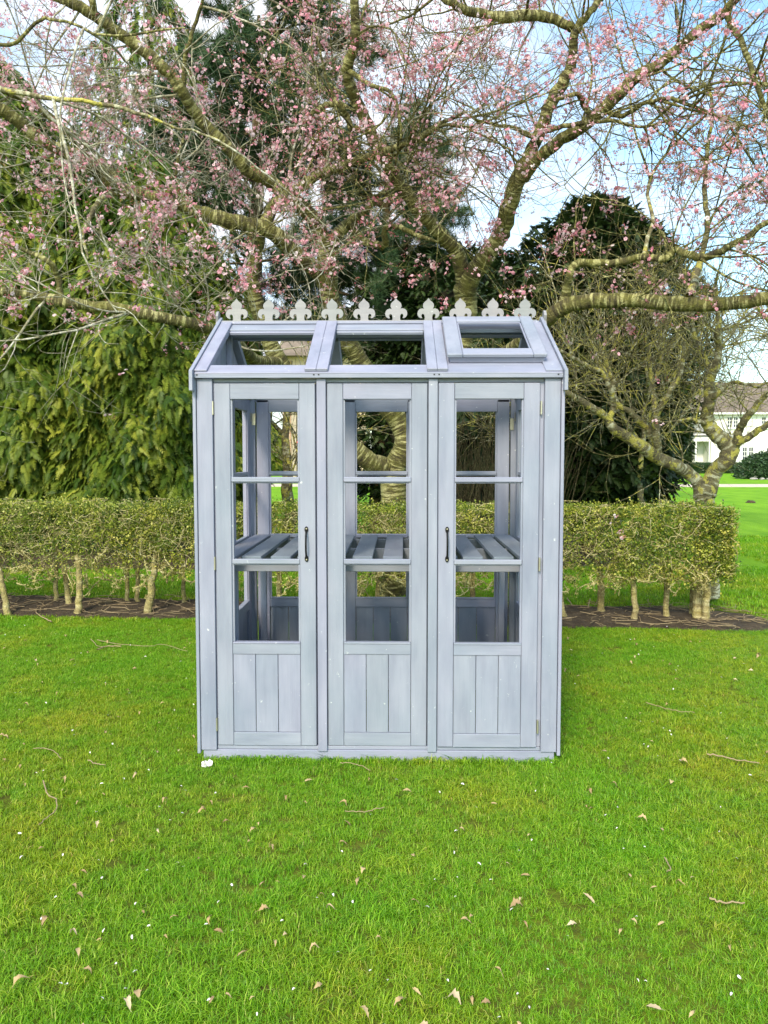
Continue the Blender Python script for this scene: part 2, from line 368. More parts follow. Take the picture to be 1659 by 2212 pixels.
def soil_mat():
    m, nt, b, N, L = new_mat('bare_soil')
    g = N('ShaderNodeNewGeometry'); n = noise(N, L, 10, 8, .7, g.outputs['Position']); n2 = noise(N, L, 70, 4, .7, g.outputs['Position'])
    r = ramp(N, [(.3, (.045, .030, .016)), (.55, (.11, .078, .042)), (.75, (.22, .165, .10))]); L(n.outputs['Fac'], r.inputs[0]); L(r.outputs[0], b.inputs['Base Color'])
    ad = N('ShaderNodeMath'); ad.operation = 'ADD'; L(n.outputs['Fac'], ad.inputs[0]); L(n2.outputs['Fac'], ad.inputs[1])
    bump(N, L, b, ad.outputs[0], 1, .06); b.inputs['Roughness'].default_value = .95
    return m
SOIL = soil_mat()
def hedge_y(x): return 7.62 - .075 * (x + 1)        # line of the hedge's front stems
def bed(name, x0, x1, fy0, fy1, seed, label=None, n=90, edge=.09):
    """lumpy bed of earth with a wandering edge, slightly proud of the turf"""
    rg = np.random.default_rng(seed); m = 9
    xs = np.linspace(x0, x1, n); e0 = np.convolve(rg.normal(0, 1, n + 6), np.ones(4) / 4, 'same')[3:-3] * edge; e1 = np.convolve(rg.normal(0, 1, n + 6), np.ones(4) / 4, 'same')[3:-3] * edge
    V = []
    for i, x in enumerate(xs):
        endt = min(1, min(i, n - 1 - i) / 5)
        mid = (fy0(x) + fy1(x)) / 2
        for j in range(m):
            t = j / (m - 1); y = (fy0(x) + e0[i]) * (1 - t) + (fy1(x) + e1[i]) * t; y = mid + (y - mid) * (endt ** .5 * .9 + .1)
            z = .006 + (.035 * math.sin(math.pi * t) + abs(rg.normal(0, .012)) * (0 < j < m - 1)) * endt
            if j in (0, m - 1) or endt == 0: z = -.004
            V.append((x, y, z))
    Fq = [(i * m + j, (i + 1) * m + j, (i + 1) * m + j + 1, i * m + j + 1) for i in range(n - 1) for j in range(m - 1)]
    o = link(name, np_mesh(name, V, Fq, True), SOIL); tag(o, kind='structure')
    return o
bed('soil_bed', -7.5, 3.75, lambda x: hedge_y(x) - .33, lambda x: hedge_y(x) + .72, 3)
bed('soil_bed', -9, -1.7, lambda x: 10.5, lambda x: 14.5, 4)
bed('soil_bed', 1.3, 4.2, lambda x: 10.9, lambda x: 15, 5)

def gravel_mat():
    return simple('gravel', (.55, .47, .36), .9, 0, .25, 8)
b = MB(); b.box(-40, 31, 36.5, 39.6, .0, .012); tag(b.build('gravel_path', gravel_mat()), kind='structure')

# ------------------------------------------------------------------ grass
def blade_tuft(name, seed, nb, spread, h, width, mat, lean=.8):
    rg = np.random.default_rng(seed); V = []; Fq = []; tone = []
    for i in range(nb):
        a = rg.uniform(0, 2 * np.pi); rr = spread * math.sqrt(rg.uniform()); bx, by = rr * math.cos(a), rr * math.sin(a)
        az = rg.uniform(0, 2 * np.pi); ln = rg.uniform(.15, lean); H = h * rg.uniform(.5, 1.15); wv = width * rg.uniform(.7, 1.2)
        px, py = -math.sin(az) * wv, math.cos(az) * wv; dx, dy = math.cos(az), math.sin(az)
        k = len(V)
        for t, ws in ((0, 1.), (.55, .85)):
            off = ln * H * t * t; z = H * t
            V.append((bx + dx * off - px * ws, by + dy * off - py * ws, z)); V.append((bx + dx * off + px * ws, by + dy * off + py * ws, z))
        V.append((bx + dx * ln * H, by + dy * ln * H, H * (1 - .25 * ln))); V.append(V[-1])
        Fq += [(k, k + 1, k + 3, k + 2), (k + 2, k + 3, k + 4, k + 5)]; tone += [rg.uniform()] * 6
    return template(name, V, Fq, mat, {'tone': tone})
tufts = [blade_tuft('tuft', s, 16, .024, .024, .0010, GRASS, 1.3) for s in range(3)] + [blade_tuft('tuft', 9, 12, .026, .034, .0011, GRASS, 1.9)]
ftufts = [blade_tuft('tuft', 20 + s, 22, .07, .042, .0026, GRASS) for s in range(3)]
def vnoise(x, y, s, seed=0):
    return (np.sin(x * s * 1.3 + seed) * np.cos(y * s * 1.7 + seed * 2) + np.sin(x * s * 2.9 + y * s * 1.1 + seed) * .6 + np.cos(y * s * 3.7 - x * s * 2.2 + seed) * .5) / 2.1
pts = []
def lawn_pts(y0, y1, dens, margin, far=False):
    hw = lambda y: .53 * y + margin
    n = int(dens * (y1 - y0) * 2 * hw(y1)); y = rng.uniform(y0, y1, n); x = rng.uniform(-1, 1, n) * hw(y1) - .02 * y
    keep = np.abs(x + .02 * y) < hw(y)
    p = vnoise(x, y, 2.3, 1) + .7 * vnoise(x, y, 7, 4) + rng.normal(0, .35, n)
    keep &= p > -1.05; keep &= ~((vnoise(x, y, 4.1, 8) + .8 * vnoise(x, y, 13, 2) > .88) & (rng.uniform(size=n) < .85))
    gh = (np.abs(x + .1) < .93) & (y > 4.03) & (y < 5.25); keep &= ~gh
    hy = 7.62 - .075 * (x + 1)
    soil = (y > hy - .30) & (y < hy + .66) & (x < 3.6); keep &= ~(soil & (rng.uniform(size=n) > .015))
    soil2 = (y > 10.6) & (x < -1.8); keep &= ~soil2
    soil3 = (y > 11) & (y < 15) & (x > 1.4) & (x < 5.5); keep &= ~soil3
    return x[keep], y[keep]
x, y = lawn_pts(1.3, 7.6, 3300, .5)
z = np.zeros_like(x); n = len(x)
sc = rng.uniform(.65, 1.25, n) * (1 + .25 * vnoise(x, y, 1.7, 3))
scatter('grass', np.stack([x, y, z], 1), np.stack([rng.normal(0, .12, n), rng.normal(0, .12, n), rng.uniform(0, 6.28, n)], 1), sc, rng.integers(0, 4, n), tufts)
x, y = lawn_pts(7.3, 15, 200, .5); n = len(x)
scatter('grass', np.stack([x, y, np.zeros(n)], 1), np.stack([rng.normal(0, .1, n), rng.normal(0, .1, n), rng.uniform(0, 6.28, n)], 1), rng.uniform(.7, 1.3, n) * (1 + (y - 8) * .03), rng.integers(0, 3, n), ftufts)
# taller blades left by the mower against the plinth
n = 260; x = rng.uniform(-1.06, .86, n); y = 3.985 + rng.uniform(-.02, .01, n)
scatter('grass', np.stack([x, y, np.zeros(n)], 1), np.stack([rng.uniform(0, .3, n), rng.normal(0, .1, n), rng.uniform(0, 6.28, n)], 1), rng.uniform(1.0, 2.1, n), rng.integers(0, 4, n), tufts)

# ------------------------------------------------------------------ greenhouse
gh = empty('greenhouse', (-.10, 4.0, 0))
tag(gh, 'pale blue-grey painted timber greenhouse with fleur-de-lis ridge, standing unglazed on the lawn', 'greenhouse')
def part(name, mat, *boxes, parent=None, bev=.0025, M=None):
    m = MB()
    for bx in boxes: m.box(*bx, M=M, bev=bev)
    return m.build(name, mat, parent or gh)
ZT = 2.035
part('plinth', PX, (-.935, .935, -.012, .033, 0, .062))
part('plinth', PX, (-.935, .935, 1.227, 1.272, 0, .062))
for s in (-1, 1): part('plinth', PY, (s * .935, s * .89, .035, 1.225, 0, .062))
for s in (-1, 1):
    part('corner_post', PZ, (s * .862, s * .944, -.022, .02, .062, ZT - .004))
    part('corner_post', PZ, (s * .875, s * .935, 1.235, 1.28, .062, ZT - .004))
    part('side_edge_board', PZ, (s * .947, s * .964, -.028, .014, .045, ZT - .004))
    part('side_edge_board', PZ, (s * .947, s * .964, 1.246, 1.288, .045, ZT - .004))
part('header_rail', PX, (-.861, .861, -.004, .036, 2.012, ZT)); part('header_rail', PX, (-.87, .87, 1.238, 1.27, 1.99, ZT))
part('sill_rail', PX, (-.861, .861, -.006, .036, .063, .083)); part('sill_rail', PX, (-.87, .87, 1.238, 1.27, .063, .083))
for x0 in (-.319, .262):
    part('mullion_post', PZ, (x0, x0 + .048, -.024, .022, .058, 2.030))
    part('mullion_post', PZ, (x0 + .006, x0 + .042, 1.238, 1.28, .063, 2.01))

def panel(name, x0, x1, y, M=None, z0=.086, z1=2.008, hinges=0, handle=0, thick=.032, flip=1, inner=False):
    """framed glazing panel; face at y, body behind; sub-parts: rails, bars, planks, hinges, handle"""
    yb = y + thick * flip; m = MB(); st = .083
    for a, c in ((x0, x0 + st), (x1 - st, x1)): m.box(a, c, y, yb, z0, z1, M=M, bev=.003)
    gz0, gz1 = .644, z1 - .082
    ys = y + .010 * flip                                  # glazing rebate set back from the face
    for a, c in ((x0 + st + .0005, x0 + st + .010), (x1 - st - .010, x1 - st - .0005)): m.box(a, c, ys, yb, gz0 + .002, gz1 - .002, M=M)
    d = m.build(name, PZ, gh)
    a, c = x0 + st + .0015, x1 - st - .0015
    part('top_rail', PX, (a, c, y - .001 * flip, yb, gz1, z1 - .001), parent=d, M=M, bev=.0015)
    part('mid_rail', PX, (a, c, y, yb, .580, gz0 - .009), parent=d, M=M, bev=.0015)
    part('glazing_sill', PX, (a, c, y - .003 * flip, yb, gz0 - .008, gz0 + .001), parent=d, M=M, bev=.002)
    part('bottom_rail', PX, (a, c, y + .0005 * flip, yb, z0, .157), parent=d, M=M, bev=.0015)
    for zb in (1.494, 1.061):
        part('glazing_bar', PX, (a, c, y + .002 * flip, yb - .006 * flip, zb, zb + .026), (a + .009, c - .009, y + .009 * flip, yb - .001 * flip, zb - .007, zb - .001), parent=d, M=M, bev=.003)
    wd = (c - a) / 3; yf = y + (.004 if not inner else .016) * flip
    for k in range(3):
        part('plank', PZ, (a + k * wd + (.0014 if k else .0005), a + (k + 1) * wd - (.0014 if k < 2 else .0005), yf, yf + .012 * flip, .1585, .5785), parent=d, M=M, bev=.0018)
    if hinges:
        hx = x0 - .006 if hinges < 0 else x1 + .006
        for zc in (1.88, 1.065, .20):
            h = MB(); h.cyl((hx, y - .004, zc - .035), (hx, y - .004, zc + .035), .0045, n=10); h.box(hx - .004, hx + .004, y, y + .012, zc - .034, zc + .034)
            h.build('hinge', BRASS, d)
    if handle:
        hx = x1 - .048 if handle > 0 else x0 + .047
        h = MB(); hm = h
        for zc in (1.245, 1.092):
            hm.prism([(hx + .010 * math.cos(t) * 1.0, zc + (.013 + .004) * math.sin(t)) for t in np.linspace(0, 2 * math.pi, 14, endpoint=False)], y - .006, y + .0005)
        pth = [(hx, y - .004, 1.237), (hx, y - .018, 1.228), (hx, y - .030, 1.205), (hx, y - .034, 1.168), (hx, y - .030, 1.132), (hx, y - .018, 1.109), (hx, y - .004, 1.1)]
        for i, (p, q) in enumerate(zip(pth[:-1], pth[1:])): hm.cyl(p, q, .0052, .0052, 8)
        ho = hm.build('handle', BLACK, d)
        for zc in (1.250, 1.087):
            s_ = MB(); s_.cyl((hx, y - .0085, zc), (hx, y - .005, zc), .004, n=8); s_.build('screw', BRASS, d)
    return d
for a_, c_ in ((-.8615, -.853), (.8395, .8615)): part('door_jamb', PZ, (a_, c_, -.004, .036, .084, 2.0115))
for a_, c_ in ((-.329, -.3195), (-.2705, -.2655), (.2575, .2615), (.3105, .3145)): part('jamb_stop', PZ, (a_, c_, .020, .040, .084, 2.0115))
panel('door', -.855, -.328, -.014, hinges=-1, handle=1)
panel('front_panel', -.266, .257, -.010)
panel('door', .314, .838, -.020, hinges=1, handle=-1)
# back wall panels, facing in (flat frame towards us, planks set in)
for x0, x1 in ((-.865, -.32), (-.27, .255), (.312, .865)): panel('back_panel', x0, x1, 1.238, inner=True)
# side walls: two framed panels each, turned to face in
for s in (-1, 1):
    Ms = Matrix.Translation((s * .905, 0, 0)) @ Matrix.Rotation(R(90), 4, 'Z')      # local x -> depth
    for a, c in ((.045, .615), (.655, 1.215)):
        panel('side_panel', a, c, 0.0, M=Ms, flip=-s, inner=True)
    part('side_mullion', PZ, (s * .90, s * .95, .618, .652, .062, 2.02))
    part('side_header', PY, (s * .895, s * .94, .03, 1.23, 2.01, ZT))
    pm = MB(); pm.box(s * .898, s * .902, 1.222, 1.236, 1.86, 1.92); pm.build('hinge_plate', BRASS, gh)
pm = MB(); pm.box(-.895, -.870, 1.228, 1.232, 1.835, 1.915, bev=.001); pm.build('hinge_plate', BRASS, gh)
pm = MB(); pm.box(.868, .893, 1.228, 1.232, 1.80, 1.88, bev=.001); pm.build('hinge_plate', BRASS, gh)
# gables: boarded triangles
SL = math.atan2(.365, .66)
for s in (-1, 1):
    ys = np.linspace(.0, 1.26, 12)
    for a, c in zip(ys[:-1], ys[1:]):
        f = lambda yy: ZT + .0 + math.tan(SL) * (min(yy, 1.26 - yy) + .0)
        pl = [(a + .001, ZT + .002), (c - .001, ZT + .002), (c - .001, max(f(c), ZT + .004)), (a + .001, max(f(a), ZT + .004))]
        if a < .63 < c: pl = pl[:3] + [(.63, f(.63))] + pl[3:]
        g = MB(); g.prism(pl, s * .925, s * .940, 'x'); g.build('gable_board', PZ, gh)
    g = MB(); g.prism([(.61, ZT), (.65, ZT), (.65, 2.36), (.61, 2.36)], s * .895, s * .9235, 'x'); g.build('gable_post', PZ, gh)
# roof
S = .66 / math.cos(SL)
def roofM(side):
    M = Matrix.Translation((0, -.036, ZT + .004)) @ Matrix.Rotation(SL, 4, 'X')
    if side < 0: M = Matrix.Translation((0, 1.26, 0)) @ Matrix.Diagonal((1, -1, 1, 1)) @ M
    return M
for side in (1, -1):
    M = roofM(side); xs = [(-.95, -.885), (-.378, -.258), (.253, .36), (.862, .95)]
    part('eaves_rail', PX, (-.95, .95, 0, .105, -.002, .022), M=M)
    part('top_roof_rail', PX, (-.95, .95, S - .115, S - .012, -.002, .020), M=M)
    for a, c in ((-.884, -.379), (-.257, .252)):
        part('glazing_rebate', PX, (a + .001, c - .001, S - .135, S - .1155, -.006, .012), M=M); part('glazing_rebate', PX, (a + .001, c - .001, .1055, .112, -.006, .010), M=M)
    part('rafter', PY, (-.95, -.885, .012, S - .02, .0225, .034), (-.95, -.885, .106, S - .116, -.006, .022), M=M)
    part('rafter', PY, (.862, .95, .012, S - .02, .0225, .030), (.862, .95, .106, S - .116, -.006, .022), M=M)
    for a, c in xs[1:3]:
        mid = (a + c) / 2
        part('rafter', PY, (a, mid - .0006, .012, S - .014, .0225, .040), (mid + .0006, c, .012, S - .014, .0225, .040), (a + .002, c - .002, .106, S - .116, -.02, .022), M=M)
    if side == 1:
        part('roof_board', PX, (.361, .861, .106, .20, -.002, .0215), M=M)
        part('roof_board', PY, (.361, .44, .2005, S - .116, -.002, .0215), M=M); part('roof_board', PY, (.835, .861, .2005, S - .116, -.002, .0215), M=M)
        part('vent_curb', PX, (.375, .875, .125, .150, .0235, .056), M=M)
        part('vent_curb', PY, (.375, .395, .1505, S - .13, .0235, .054), M=M); part('vent_curb', PY, (.855, .875, .1505, S - .13, .0235, .054), M=M)
        v = MB(); vz0, vz1 = .057, .078
        v.box(.362, .442, .112, S - .055, vz0, vz1, M=M, bev=.004); v.box(.812, .882, .112, S - .055, vz0, vz1, M=M, bev=.004)
        vo = v.build('roof_vent', PY, gh)
        part('vent_rail', PX, (.443, .811, .112, .195, vz0, vz1), parent=vo, M=M, bev=.004)
        part('vent_rail', PX, (.443, .811, S - .135, S - .055, vz0, vz1), parent=vo, M=M, bev=.004)
        part('vent_bead', PX, (.446, .808, S - .146, S - .1355, vz0 + .003, vz1 - .009), (.444, .452, .197, S - .147, vz0 + .003, vz1 - .009), (.802, .810, .197, S - .147, vz0 + .003, vz1 - .009), parent=vo, M=M, bev=.001)
part('fascia_board', PX, (-.95, .95, -.044, -.037, ZT - .003, ZT + .026)); part('fascia_board', PX, (-.95, .95, 1.297, 1.304, ZT - .003, ZT + .026))
for x0 in (-.935, -.33, -.305, .29, .315, .925):                     # saw kerfs along the eaves
    m = MB(); m.box(x0 - .004, x0 + .004, -.0455, -.0442, ZT + .010, ZT + .017); m.build('kerf', BLACK, gh)
part('ridge_beam', PX, (-.945, .935, .598, .662, 2.345, 2.412)); part('ridge_cap', PX, (-.955, .94, .588, .672, 2.4125, 2.428))
half = [(0, 186), (8, 176), (13, 168), (30, 155), (42, 140), (45, 122), (39, 106), (34, 99), (52, 103), (72, 97), (85, 82), (90, 62), (86, 45), (76, 32), (61, 24), (50, 27), (56, 35), (58, 48), (52, 58), (42, 60), (33, 50), (30, 30), (32, 12), (46, 0)]
k = .000735
fin = None
for i in range(10):
    xc = (516 + 68.0 * i - 858) * 4.63 / 1650 + .10
    if fin is None:
        o2 = [(a * k, c * k) for a, c in half] + [(-a * k, c * k) for a, c in half[:0:-1]]
        m = MB(); m.prism(o2, -.008, .008); fin = m.build('finial', PRIM, gh); fo = fin
    else:
        fo = fin.copy(); COL.objects.link(fo); fo.parent = gh
    fo.location = (xc, .612, 2.429); fo.rotation_euler = (0, R(random.uniform(-1.5, 1.5)), R(random.uniform(-2, 2)))
part('cresting_strip', PRIM, (-.955, .93, .606, .618, 2.4285, 2.436), bev=.001)
for s in (-1, 1):                                                     # barge boards and gable finials
    for sd_ in (1, -1):
        e = .055; t = math.tan(SL)
        yy = lambda q: q if sd_ > 0 else 1.26 - q
        zt = ZT + .055
        pl = [(yy(-.075), zt + t * -.05 - .095), (yy(-.045), zt + t * -.045 - .10), (yy(.63), zt + t * .665 - .085), (yy(.63), zt + t * .665 + .0), (yy(-.075), zt + t * -.04)]
        g = MB(); g.prism(pl, s * .9515, s * .9685, 'x'); g.build('barge_board', PY, gh)
    pl = [(.60, 2.35), (.66, 2.35), (.672, 2.40), (.655, 2.43), (.668, 2.46), (.65, 2.485), (.63, 2.495), (.61, 2.485), (.592, 2.46), (.605, 2.43), (.588, 2.40)]
    g = MB(); g.prism(pl, s * .970, s * .985, 'x'); g.build('gable_finial', PRIM, gh)

# slatted staging inside
st = empty('slatted_staging', (-.10, 4.0, 0))
tag(st, 'slatted timber staging shelf painted blue-grey, standing inside the greenhouse', 'shelf')
SLAT = paint_mat('slat_paint', 'y', (.17, .21, .26))
SLATX = paint_mat('staging_paint', 'x', (.19, .22, .26))
slx = [-.885, -.746, -.585, -.440, -.295, -.142, .0226, .175, .317, .456, .621, .765]
for i, sx_ in enumerate(slx):
    m = MB(); m.box(0, .108, .105, 1.20, 0, .021, bev=.002); o = m.build('slat', SLAT, st); o.location = (sx_, random.uniform(-.006, .006), 1.0655); o.rotation_euler.z = R(random.uniform(-.5, .5))
for yy in (.13, .62, 1.12):
    part('staging_rail', SLATX, (-.885, .885, yy, yy + .03, 1.000, 1.0645), parent=st)
for s in (-.80, .80):
    for yy in (.165, 1.085): part('leg', PZ, (s - .02, s + .02, yy, yy + .03, 0, 1.0), parent=st)

# ------------------------------------------------------------------ hedge
hg = empty('clipped_hedge', (-.5, 7.9, 0))
tag(hg, 'clipped lichen-crusted box-shaped hedge on bare stems behind the greenhouse, open at its foot', 'hedge')
def leaf_cluster(name, seed, n, size, spread, mat):
    rg = np.random.default_rng(seed); V = []; Fq = []
    for i in range(n):
        c = rg.normal(0, spread, 3); a = unit(rg.normal(size=3)); q = unit(np.cross(a, rg.normal(size=3))); s = size * rg.uniform(.6, 1.2)
        k = len(V); nn = np.cross(a, q)
        V += [c, c + a * s * .5 + q * s * .32 + nn * s * .08, c + a * s, c + a * s * .5 - q * s * .32 + nn * s * .08]; Fq.append((k, k + 1, k + 2, k + 3))
    return template(name, V, Fq, mat)
hlt = [leaf_cluster('hedge_leaf', 50 + s, 8, .025, .022, HLEAF) for s in range(4)]
HX0, HX1, HT, HB = -7.5, 3.15, 1.11, .52
n = 30000
x = rng.uniform(HX0, HX1, n); y = rng.uniform(0, .82, n); z = rng.uniform(HB - .14, HT, n)
face = rng.uniform(size=n)
y = np.where(face < .42, np.abs(rng.normal(0, .05, n)), y); y = np.where((face > .42) & (face < .52), .82 - np.abs(rng.normal(0, .05, n)), y)
z = np.where((face > .52) & (face < .76), HT - np.abs(rng.normal(0, .025, n)), z)
end = (face > .76) & (face < .81); x = np.where(end, HX1 - np.abs(rng.normal(0, .04, n)), x)
z += .012 * np.sin(x * 5) + .008 * np.sin(x * 13 + 1)
pr = .9 * np.clip((z - (HB - .14)) / .34, 0, 1) ** .8 * (.8 + .75 * vnoise(x, z * 2 + y, 5, 2))
gx = x > 2.1; pr = np.where(gx, np.maximum(pr, np.clip((z - .40) / .1, 0, 1)), pr)
k = rng.uniform(size=n) < pr; x, y, z = x[k], y[k], z[k]; n = len(x)
yy = y + hedge_y(x) - .2
scatter('leaves', np.stack([x + .5, yy - 7.9, z], 1), rng.uniform(0, 6.28, (n, 3)), rng.uniform(.7, 1.25, n), rng.integers(0, 4, n), hlt, hg)
stems = []
def stem(u, v, wpx, Y=None, lean=0, top=.62, fork=False):
    gx_, gy_, _ = G(u, v)
    if Y: gx_ *= Y / gy_; gy_ = Y
    r = .86 * wpx / 2 * gy_ / F_PX
    pts_ = [(gx_ - hg.location.x, gy_ - hg.location.y, -.05, r * 1.3), (gx_ - hg.location.x + lean * .2, gy_ - hg.location.y, .1, r), (gx_ - hg.location.x + lean * .6 + random.uniform(-.02, .02), gy_ - hg.location.y + random.uniform(-.03, .03), .4, r * .9), (gx_ - hg.location.x + lean, gy_ - hg.location.y + random.uniform(-.05, .05), top, r * .6)]
    p = smooth_path(pts_, 14, .006)
    stems.append(p); tubes_obj('stem', [(p[None, :, :3], p[None, :, 3], 9)], STEM, hg)
for a in ((18, 1330, 16, None, -.12), (170, 1330, 17, None, .0), (152, 1314, 14, None, -.1), (318, 1330, 20, None, .1), (296, 1311, 12, 8.1, .05), (275, 1315, 11, 8.15, .0), (120, 1312, 12, 8.15, .02), (398, 1310, 11, 8.1, -.02),
          (1372, 1345, 16, None, -.03), (1300, 1330, 18, None, -.05), (1440, 1340, 15, None, -.05), (1524, 1347, 20, None, -.02), (1508, 1343, 26, None, -.02), (1494, 1335, 14, 7.6, .0), (1222, 1340, 18, None, -.15), (1020, 1325, 15, None, .0), (814, 1320, 14, None, .0), (600, 1322, 14, None, .03), (700, 1322, 14, None, .03), (930, 1320, 15, None, 0)): stem(*a)
for xx in (-6.9, -6.2, -5.5, -4.8):
    u = 858 + xx * F_PX / hedge_y(xx); stem(u, 977 + EYE * F_PX / hedge_y(xx), 16)
# crusted twigs: a random network in the shell plus loose ends hanging below
def walk_twigs(n, y0, y1, z0, z1, r, ln, K=7, wob=.55, x0=HX0, x1=HX1, flat=1.0):
    x = rng.uniform(x0, x1, n); yy = rng.uniform(y0, y1, n) + hedge_y(x) - .2; z = rng.uniform(z0, z1, n)
    d = rng.normal(size=(n, 3)) * np.array([1, .5, .6 * flat]); d = unit(d); Ln = rng.uniform(*ln, n); out = np.zeros((n, K, 3)); out[:, 0] = np.stack([x, yy, z], 1)
    for s in range(1, K):
        d = unit(d + rng.normal(0, wob, (n, 3))); out[:, s] = out[:, s - 1] + d * (Ln / (K - 1))[:, None]
    out[..., 2] = np.clip(out[..., 2], .16, HT + .03); out[..., 0] = np.minimum(out[..., 0], HX1 + .02)
    yrel = out[..., 1] - hedge_y(out[..., 0]); out[..., 1] += np.clip(-.23 - yrel, 0, 1)
    out -= np.array([hg.location.x, hg.location.y, 0])
    return out, rng.uniform(r[0], r[1], n)[:, None] * np.linspace(1, .6, K)[None] * rng.uniform(.8, 1.3, (n, K))
TW = bark_mat('crusted_twig', (.22, .18, .07), (.42, .38, .16), (.60, .56, .32), (.50, .44, .16), 60, .55, .5)
tubes_obj('twigs', [(*walk_twigs(1300, 0, .12, HB + .05, HT - .02, (.0025, .005), (.12, .35)), 4), (*walk_twigs(1300, .1, .8, HB, HT - .03, (.003, .007), (.2, .5)), 4)], TW, hg)['kind'] = 'stuff'
A1 = walk_twigs(230, 0, .3, .30, HB + .05, (.0045, .009), (.15, .5), 9, .6, HX0, -1.2, .5); A2 = walk_twigs(90, 0, .3, .38, HB + .05, (.004, .007), (.12, .4), 9, .6, 1.3, HX1, .5); A3 = walk_twigs(110, 0, .3, .3, HB, (.004, .008), (.15, .5), 9, .6, -1.2, 1.3, .5)
tubes_obj('hanging_twigs', [(*A1, 5), (*A2, 5), (*A3, 5)], TW, hg)['kind'] = 'stuff'
# lichen crumbs clinging to the hanging twigs
cr_ = []
rg = np.random.default_rng(3)
for PP in (A1[0], A2[0], A3[0]):
    q = PP.reshape(-1, 3); q = q[rg.uniform(size=len(q)) < .75]; cr_.append(q + rg.normal(0, .006, q.shape))
cr_ = np.concatenate(cr_ + [q + rng.normal(0, .008, q.shape) for q in cr_]); n = len(cr_)
LICH = rand_mat('lichen_crumbs', [(.45, .40, .12), (.55, .50, .22), (.38, .33, .10)], .9)
lt = [leaf_cluster('lichen', 80, 12, .014, .007, LICH), leaf_cluster('lichen', 81, 10, .012, .008, LICH)]
scatter('lichen', cr_, rng.uniform(0, 6.28, (n, 3)), rng.uniform(.6, 1.5, n), rng.integers(0, 2, n), lt, hg)

# ------------------------------------------------------------------ cherry trees
def limb(tree, name, pts_, mat=CHERRY, sides=12, seg=4, jit=.005):
    """pts_: (u, v, distance, width in survey px)"""
    c = []
    for u, v, Y, wd in pts_:
        X, Yy, Z = P(u, v, Y); c.append((X - tree.location.x, Yy - tree.location.y, Z - tree.location.z, wd / 2 * Y / F_PX))
    p = smooth_path(c, max(8, seg * (len(c) - 1) + 1), jit)
    p[-1, 3] *= .6
    tubes_obj(name, [(p[None, :, :3], p[None, :, 3], sides)], mat, tree)
    return p
def resample(paths, K=24):
    A = []
    for p in paths:
        t = np.linspace(0, len(p) - 1.001, K); i = t.astype(int); f = (t - i)[:, None]; A.append(p[i] * (1 - f) + p[i + 1] * f)
    A = np.array(A); return A[..., :3], A[..., 3]
def petals(name, seed, r, mat, tilt=.5, np_=5):
    rg = np.random.default_rng(seed); V = []; Fq = []
    for f in range(2):
        c = rg.normal(0, r * .9, 3) if f else np.zeros(3); M = np.array(Matrix.Rotation(rg.uniform(0, 6), 3, Vector(rg.normal(size=3)).normalized()))
        for i in range(np_):
            a = i * 2 * np.pi / np_ + rg.uniform(-.15, .15); d = np.array([math.cos(a), math.sin(a), 0]); q = np.array([-d[1], d[0], 0]); k = len(V)
            for vtx in (d * r * .08, d * r * .7 + q * r * .48 + np.array([0, 0, r * tilt * .5]), d * r + np.array([0, 0, r * tilt]), d * r * .7 - q * r * .48 + np.array([0, 0, r * tilt * .5])): V.append(c + M @ vtx)
            Fq.append((k, k + 1, k + 2, k + 3))
    return template(name, V, Fq, mat)
def budt(name, seed, mat):
    rg = np.random.default_rng(seed); V = []; Fq = []
    for j in range(3):
        c = rg.normal(0, .012, 3); d = unit(rg.normal(size=3) + np.array([0, 0, -1.2])); u_ = unit(np.cross(d, rg.normal(size=3))); v_ = np.cross(d, u_); k = len(V); r = .0055; l = .017
        V += [c - d * l * .5, c + u_ * r, c + v_ * r, c - u_ * r, c - v_ * r, c + d * l * .5]
        Fq += [(k, k + 1, k + 2, k), (k, k + 2, k + 3, k), (k, k + 3, k + 4, k), (k, k + 4, k + 1, k), (k + 5, k + 2, k + 1, k + 5), (k + 5, k + 3, k + 2, k + 5), (k + 5, k + 4, k + 3, k + 5), (k + 5, k + 1, k + 4, k + 5)]
    Fq = [f[:3] for f in Fq]
    return template(name, V, Fq, mat)
flowers = [petals('flower', 1, .019, BLOS, .5), petals('flower', 2, .017, BLOS, .9), petals('flower', 3, .020, BLOS, .3), budt('bud', 4, BUD), budt('bud', 5, BUD)]
